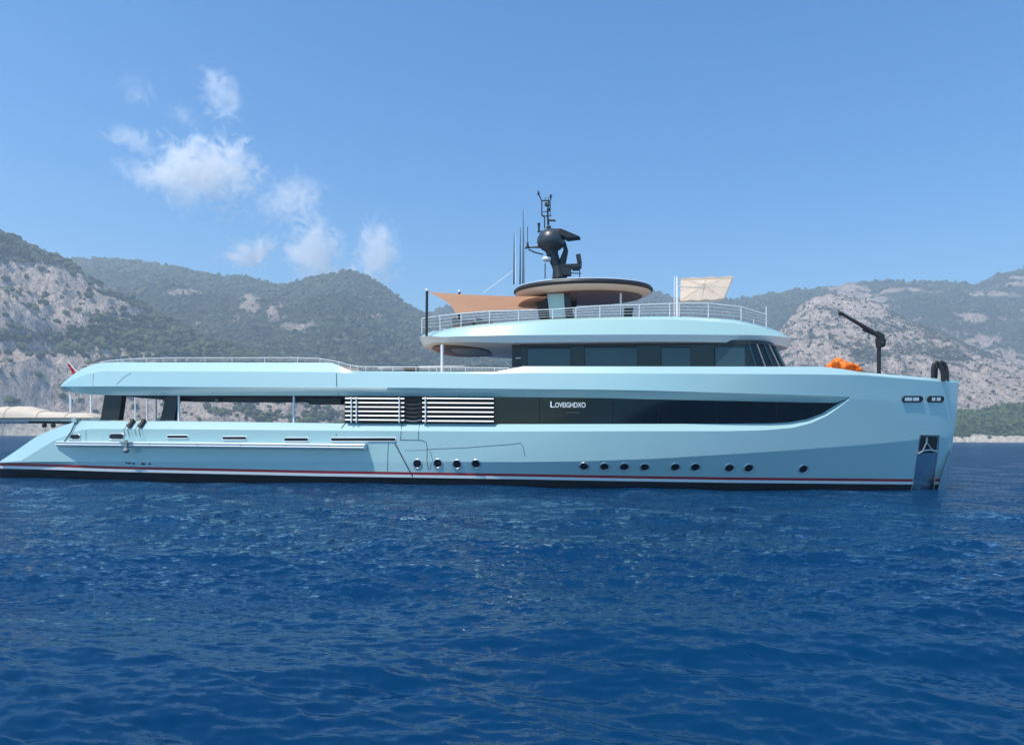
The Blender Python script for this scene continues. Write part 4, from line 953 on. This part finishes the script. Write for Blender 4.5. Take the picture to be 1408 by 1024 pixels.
# shrubs and trees massed on the slopes: many small crowns
ico = bmesh.new(); bmesh.ops.create_icosphere(ico, subdivisions=1, radius=1); IV = np.array([v.co[:] for v in ico.verts]); IF = np.array([[v.index for v in f.verts] for f in ico.faces]); ico.free()
def woodmat(name, c0, c1):
    m_, t, b = nodemat(name); b.inputs['Roughness'].default_value = .9; b.inputs['Specular IOR Level'].default_value = .1
    a = t.nodes.new("ShaderNodeAttribute"); a.attribute_name = 'tone'; mx = t.nodes.new("ShaderNodeMix"); mx.data_type = 'RGBA'; mx.inputs['A'].default_value = (*c0, 1); mx.inputs['B'].default_value = (*c1, 1)
    t.links.new(a.outputs['Fac'], mx.inputs['Factor']); t.links.new(mx.outputs['Result'], b.inputs['Base Color']); return m_
def woods(key, count, r0, r1, thr, c0, c1, name="woodland", pw=2.0, tmax=1.02, pxr=None):
    o, V, rk, T_ = LN[key]; Vf = V.reshape(-1, 3); g = np.random.default_rng(count)
    nz = fbm(Vf[:, 0]/45, Vf[:, 1]/45+Vf[:, 2]/30, 4, 61)*.22
    wgt = np.clip(thr-(rk.ravel()+nz), .012 if key == 'n' else .02, 1)**1.0*(T_.ravel() < tmax)*(Vf[:, 2] > 4)*Vf[:, 1]**1.0
    px = Vf[:, 0]/Vf[:, 1]*F+CX; wgt *= (px > -120)*(px < 1530)
    idx = g.choice(len(Vf), size=count, p=wgt/wgt.sum()); c = Vf[idx]+np.stack([g.normal(0, 1.5, count), g.normal(0, 1.5, count), np.zeros(count)], -1)
    s = (r0+(r1-r0)*g.random(count)**pw)[:, None, None]; q_ = g.uniform(.6, 1.35, (count, len(IV), 1))
    P = c[:, None, :]+IV[None]*q_*s*np.array([1, 1, .85])+np.array([0, 0, .35])*s
    Fc = (IF[None]+(np.arange(count)*len(IV))[:, None, None]).reshape(-1, 3)
    o2 = rawmesh(name, P.reshape(-1, 3), Fc, woodmat(name, c0, c1), False)
    a = o2.data.attributes.new('tone', 'FLOAT', 'POINT'); tone = np.clip(g.normal(.5, .28, count), 0, 1)
    a.data.foreach_set('value', np.repeat(tone, len(IV)).astype(np.float32)); tag(o2, kind='stuff'); return o2
woods('n', 24000, .9, 6.5, .62, (.025, .04, .02), (.095, .115, .05), "headland_scrub")
woods('m', 16000, 2.5, 8.5, .50, (.03, .05, .028), (.085, .12, .06), "range_woodland")
woods('s', 11000, .8, 3.6, .72, (.035, .048, .028), (.10, .115, .065), "spur_scrub")
woods('g', 6000, 1.0, 3.0, .40, (.025, .045, .016), (.09, .13, .04), "foreland_scrub")
woods('b', 9000, 4, 9, .5, (.03, .05, .03), (.08, .115, .06), "far_woodland")

# ------------------------------------------------------------------ haze and clouds
hz0, hz1 = -3.0, 625.0
q = MB(); q.box((0, 1800, (hz0+hz1)/2), (8400, 3900, hz1-hz0))
hm_ = bpy.data.materials.new("haze_air"); hm_.use_nodes = True; t = hm_.node_tree; t.nodes.clear()
pv = t.nodes.new("ShaderNodeVolumePrincipled"); pv.inputs['Color'].default_value = (.74, .88, 1.0, 1); pv.inputs['Absorption Color'].default_value = (1, 1, 1, 1)
pv.inputs['Density'].default_value = 0.00025; pv.inputs['Anisotropy'].default_value = 0.2
mo = t.nodes.new("ShaderNodeOutputMaterial"); t.links.new(pv.outputs[0], mo.inputs['Volume'])
o = q.build("haze", hm_); tag(o, kind='stuff')
def cloudmat(name, dens, seed, nscale, lo, hi):
    m_ = bpy.data.materials.new(name); m_.use_nodes = True; t = m_.node_tree; t.nodes.clear()
    tc = t.nodes.new("ShaderNodeTexCoord")
    ln = t.nodes.new("ShaderNodeVectorMath"); ln.operation = 'LENGTH'; t.links.new(tc.outputs['Object'], ln.inputs[0])
    fo = t.nodes.new("ShaderNodeMapRange"); fo.inputs['From Min'].default_value = 1.0; fo.inputs['From Max'].default_value = .1; fo.inputs['To Min'].default_value = -.45; fo.inputs['To Max'].default_value = .15; t.links.new(ln.outputs['Value'], fo.inputs['Value'])
    ge = t.nodes.new("ShaderNodeNewGeometry"); mp = t.nodes.new("ShaderNodeMapping"); mp.inputs['Location'].default_value = (seed*371.0, seed*97.0, 0); t.links.new(ge.outputs['Position'], mp.inputs[0])
    n = t.nodes.new("ShaderNodeTexNoise"); n.inputs['Scale'].default_value = nscale; n.inputs['Detail'].default_value = 7; n.inputs['Roughness'].default_value = .66; n.inputs['Distortion'].default_value = 1.3; t.links.new(mp.outputs[0], n.inputs['Vector'])
    ad = t.nodes.new("ShaderNodeMath"); ad.operation = 'ADD'; t.links.new(fo.outputs[0], ad.inputs[0]); t.links.new(n.outputs['Fac'], ad.inputs[1])
    mr = t.nodes.new("ShaderNodeMapRange"); mr.inputs['From Min'].default_value = lo; mr.inputs['From Max'].default_value = hi; mr.inputs['To Max'].default_value = dens*1.5; t.links.new(ad.outputs[0], mr.inputs['Value'])
    pv = t.nodes.new("ShaderNodeVolumePrincipled"); pv.inputs['Color'].default_value = (1, 1, 1, 1); pv.inputs['Absorption Color'].default_value = (1, 1, 1, 1); pv.inputs['Anisotropy'].default_value = .1
    t.links.new(mr.outputs[0], pv.inputs['Density']); mo = t.nodes.new("ShaderNodeOutputMaterial"); t.links.new(pv.outputs[0], mo.inputs['Volume']); return m_
CY = 5000.0
for k, (px, py, wx, wy, dens, rot, lab) in enumerate((
        (303, 132, 44, 62, .0028, .25, "faint upright wisp of cloud, highest in the sky"),
        (186, 125, 44, 34, .0012, 0, "very faint small cloud veil high at the left"),
        (250, 162, 54, 30, .0010, -.3, "barely visible streak of cloud below the highest wisp"),
        (176, 188, 62, 30, .0028, -.3, "small pale cloud left above the largest cloud"),
        (212, 244, 84, 34, .0040, -.2, "flat white cloud tail at the left of the largest cloud"),
        (285, 236, 128, 78, .0060, .1, "largest white ragged cloud in the sky"),
        (398, 276, 84, 50, .0028, .45, "thin torn cloud between the largest cloud and the peak"),
        (345, 348, 68, 38, .0095, 0, "small dense oval cloud low over the wooded ridge"),
        (432, 344, 60, 84, .0055, .1, "upright cloud rising from the wooded peak"),
        (455, 392, 74, 50, .0045, -.4, "soft cloud base resting behind the wooded peak"),
        (521, 350, 52, 80, .0050, 0, "upright white cloud just right of the peak"))):
    bm = bmesh.new(); bmesh.ops.create_icosphere(bm, subdivisions=3, radius=1); me = bpy.data.meshes.new("cloud"); bm.to_mesh(me); bm.free()
    me.materials.append(cloudmat("cloud_vapour", dens, k+1, .0070, .495, .64))
    o = bpy.data.objects.new("cloud", me); COL.objects.link(o)
    d = ray(px, py); p = C0+d*(CY/F); o.location = tuple(p); sx, sz = wx*CY/F*1.62, wy*CY/F*1.62
    o.scale = (sx, min(sx, sz)*1.1, sz); o.rotation_euler = (0, -rot, 0); tag(o, lab, "cloud", "clouds over the wooded peak")
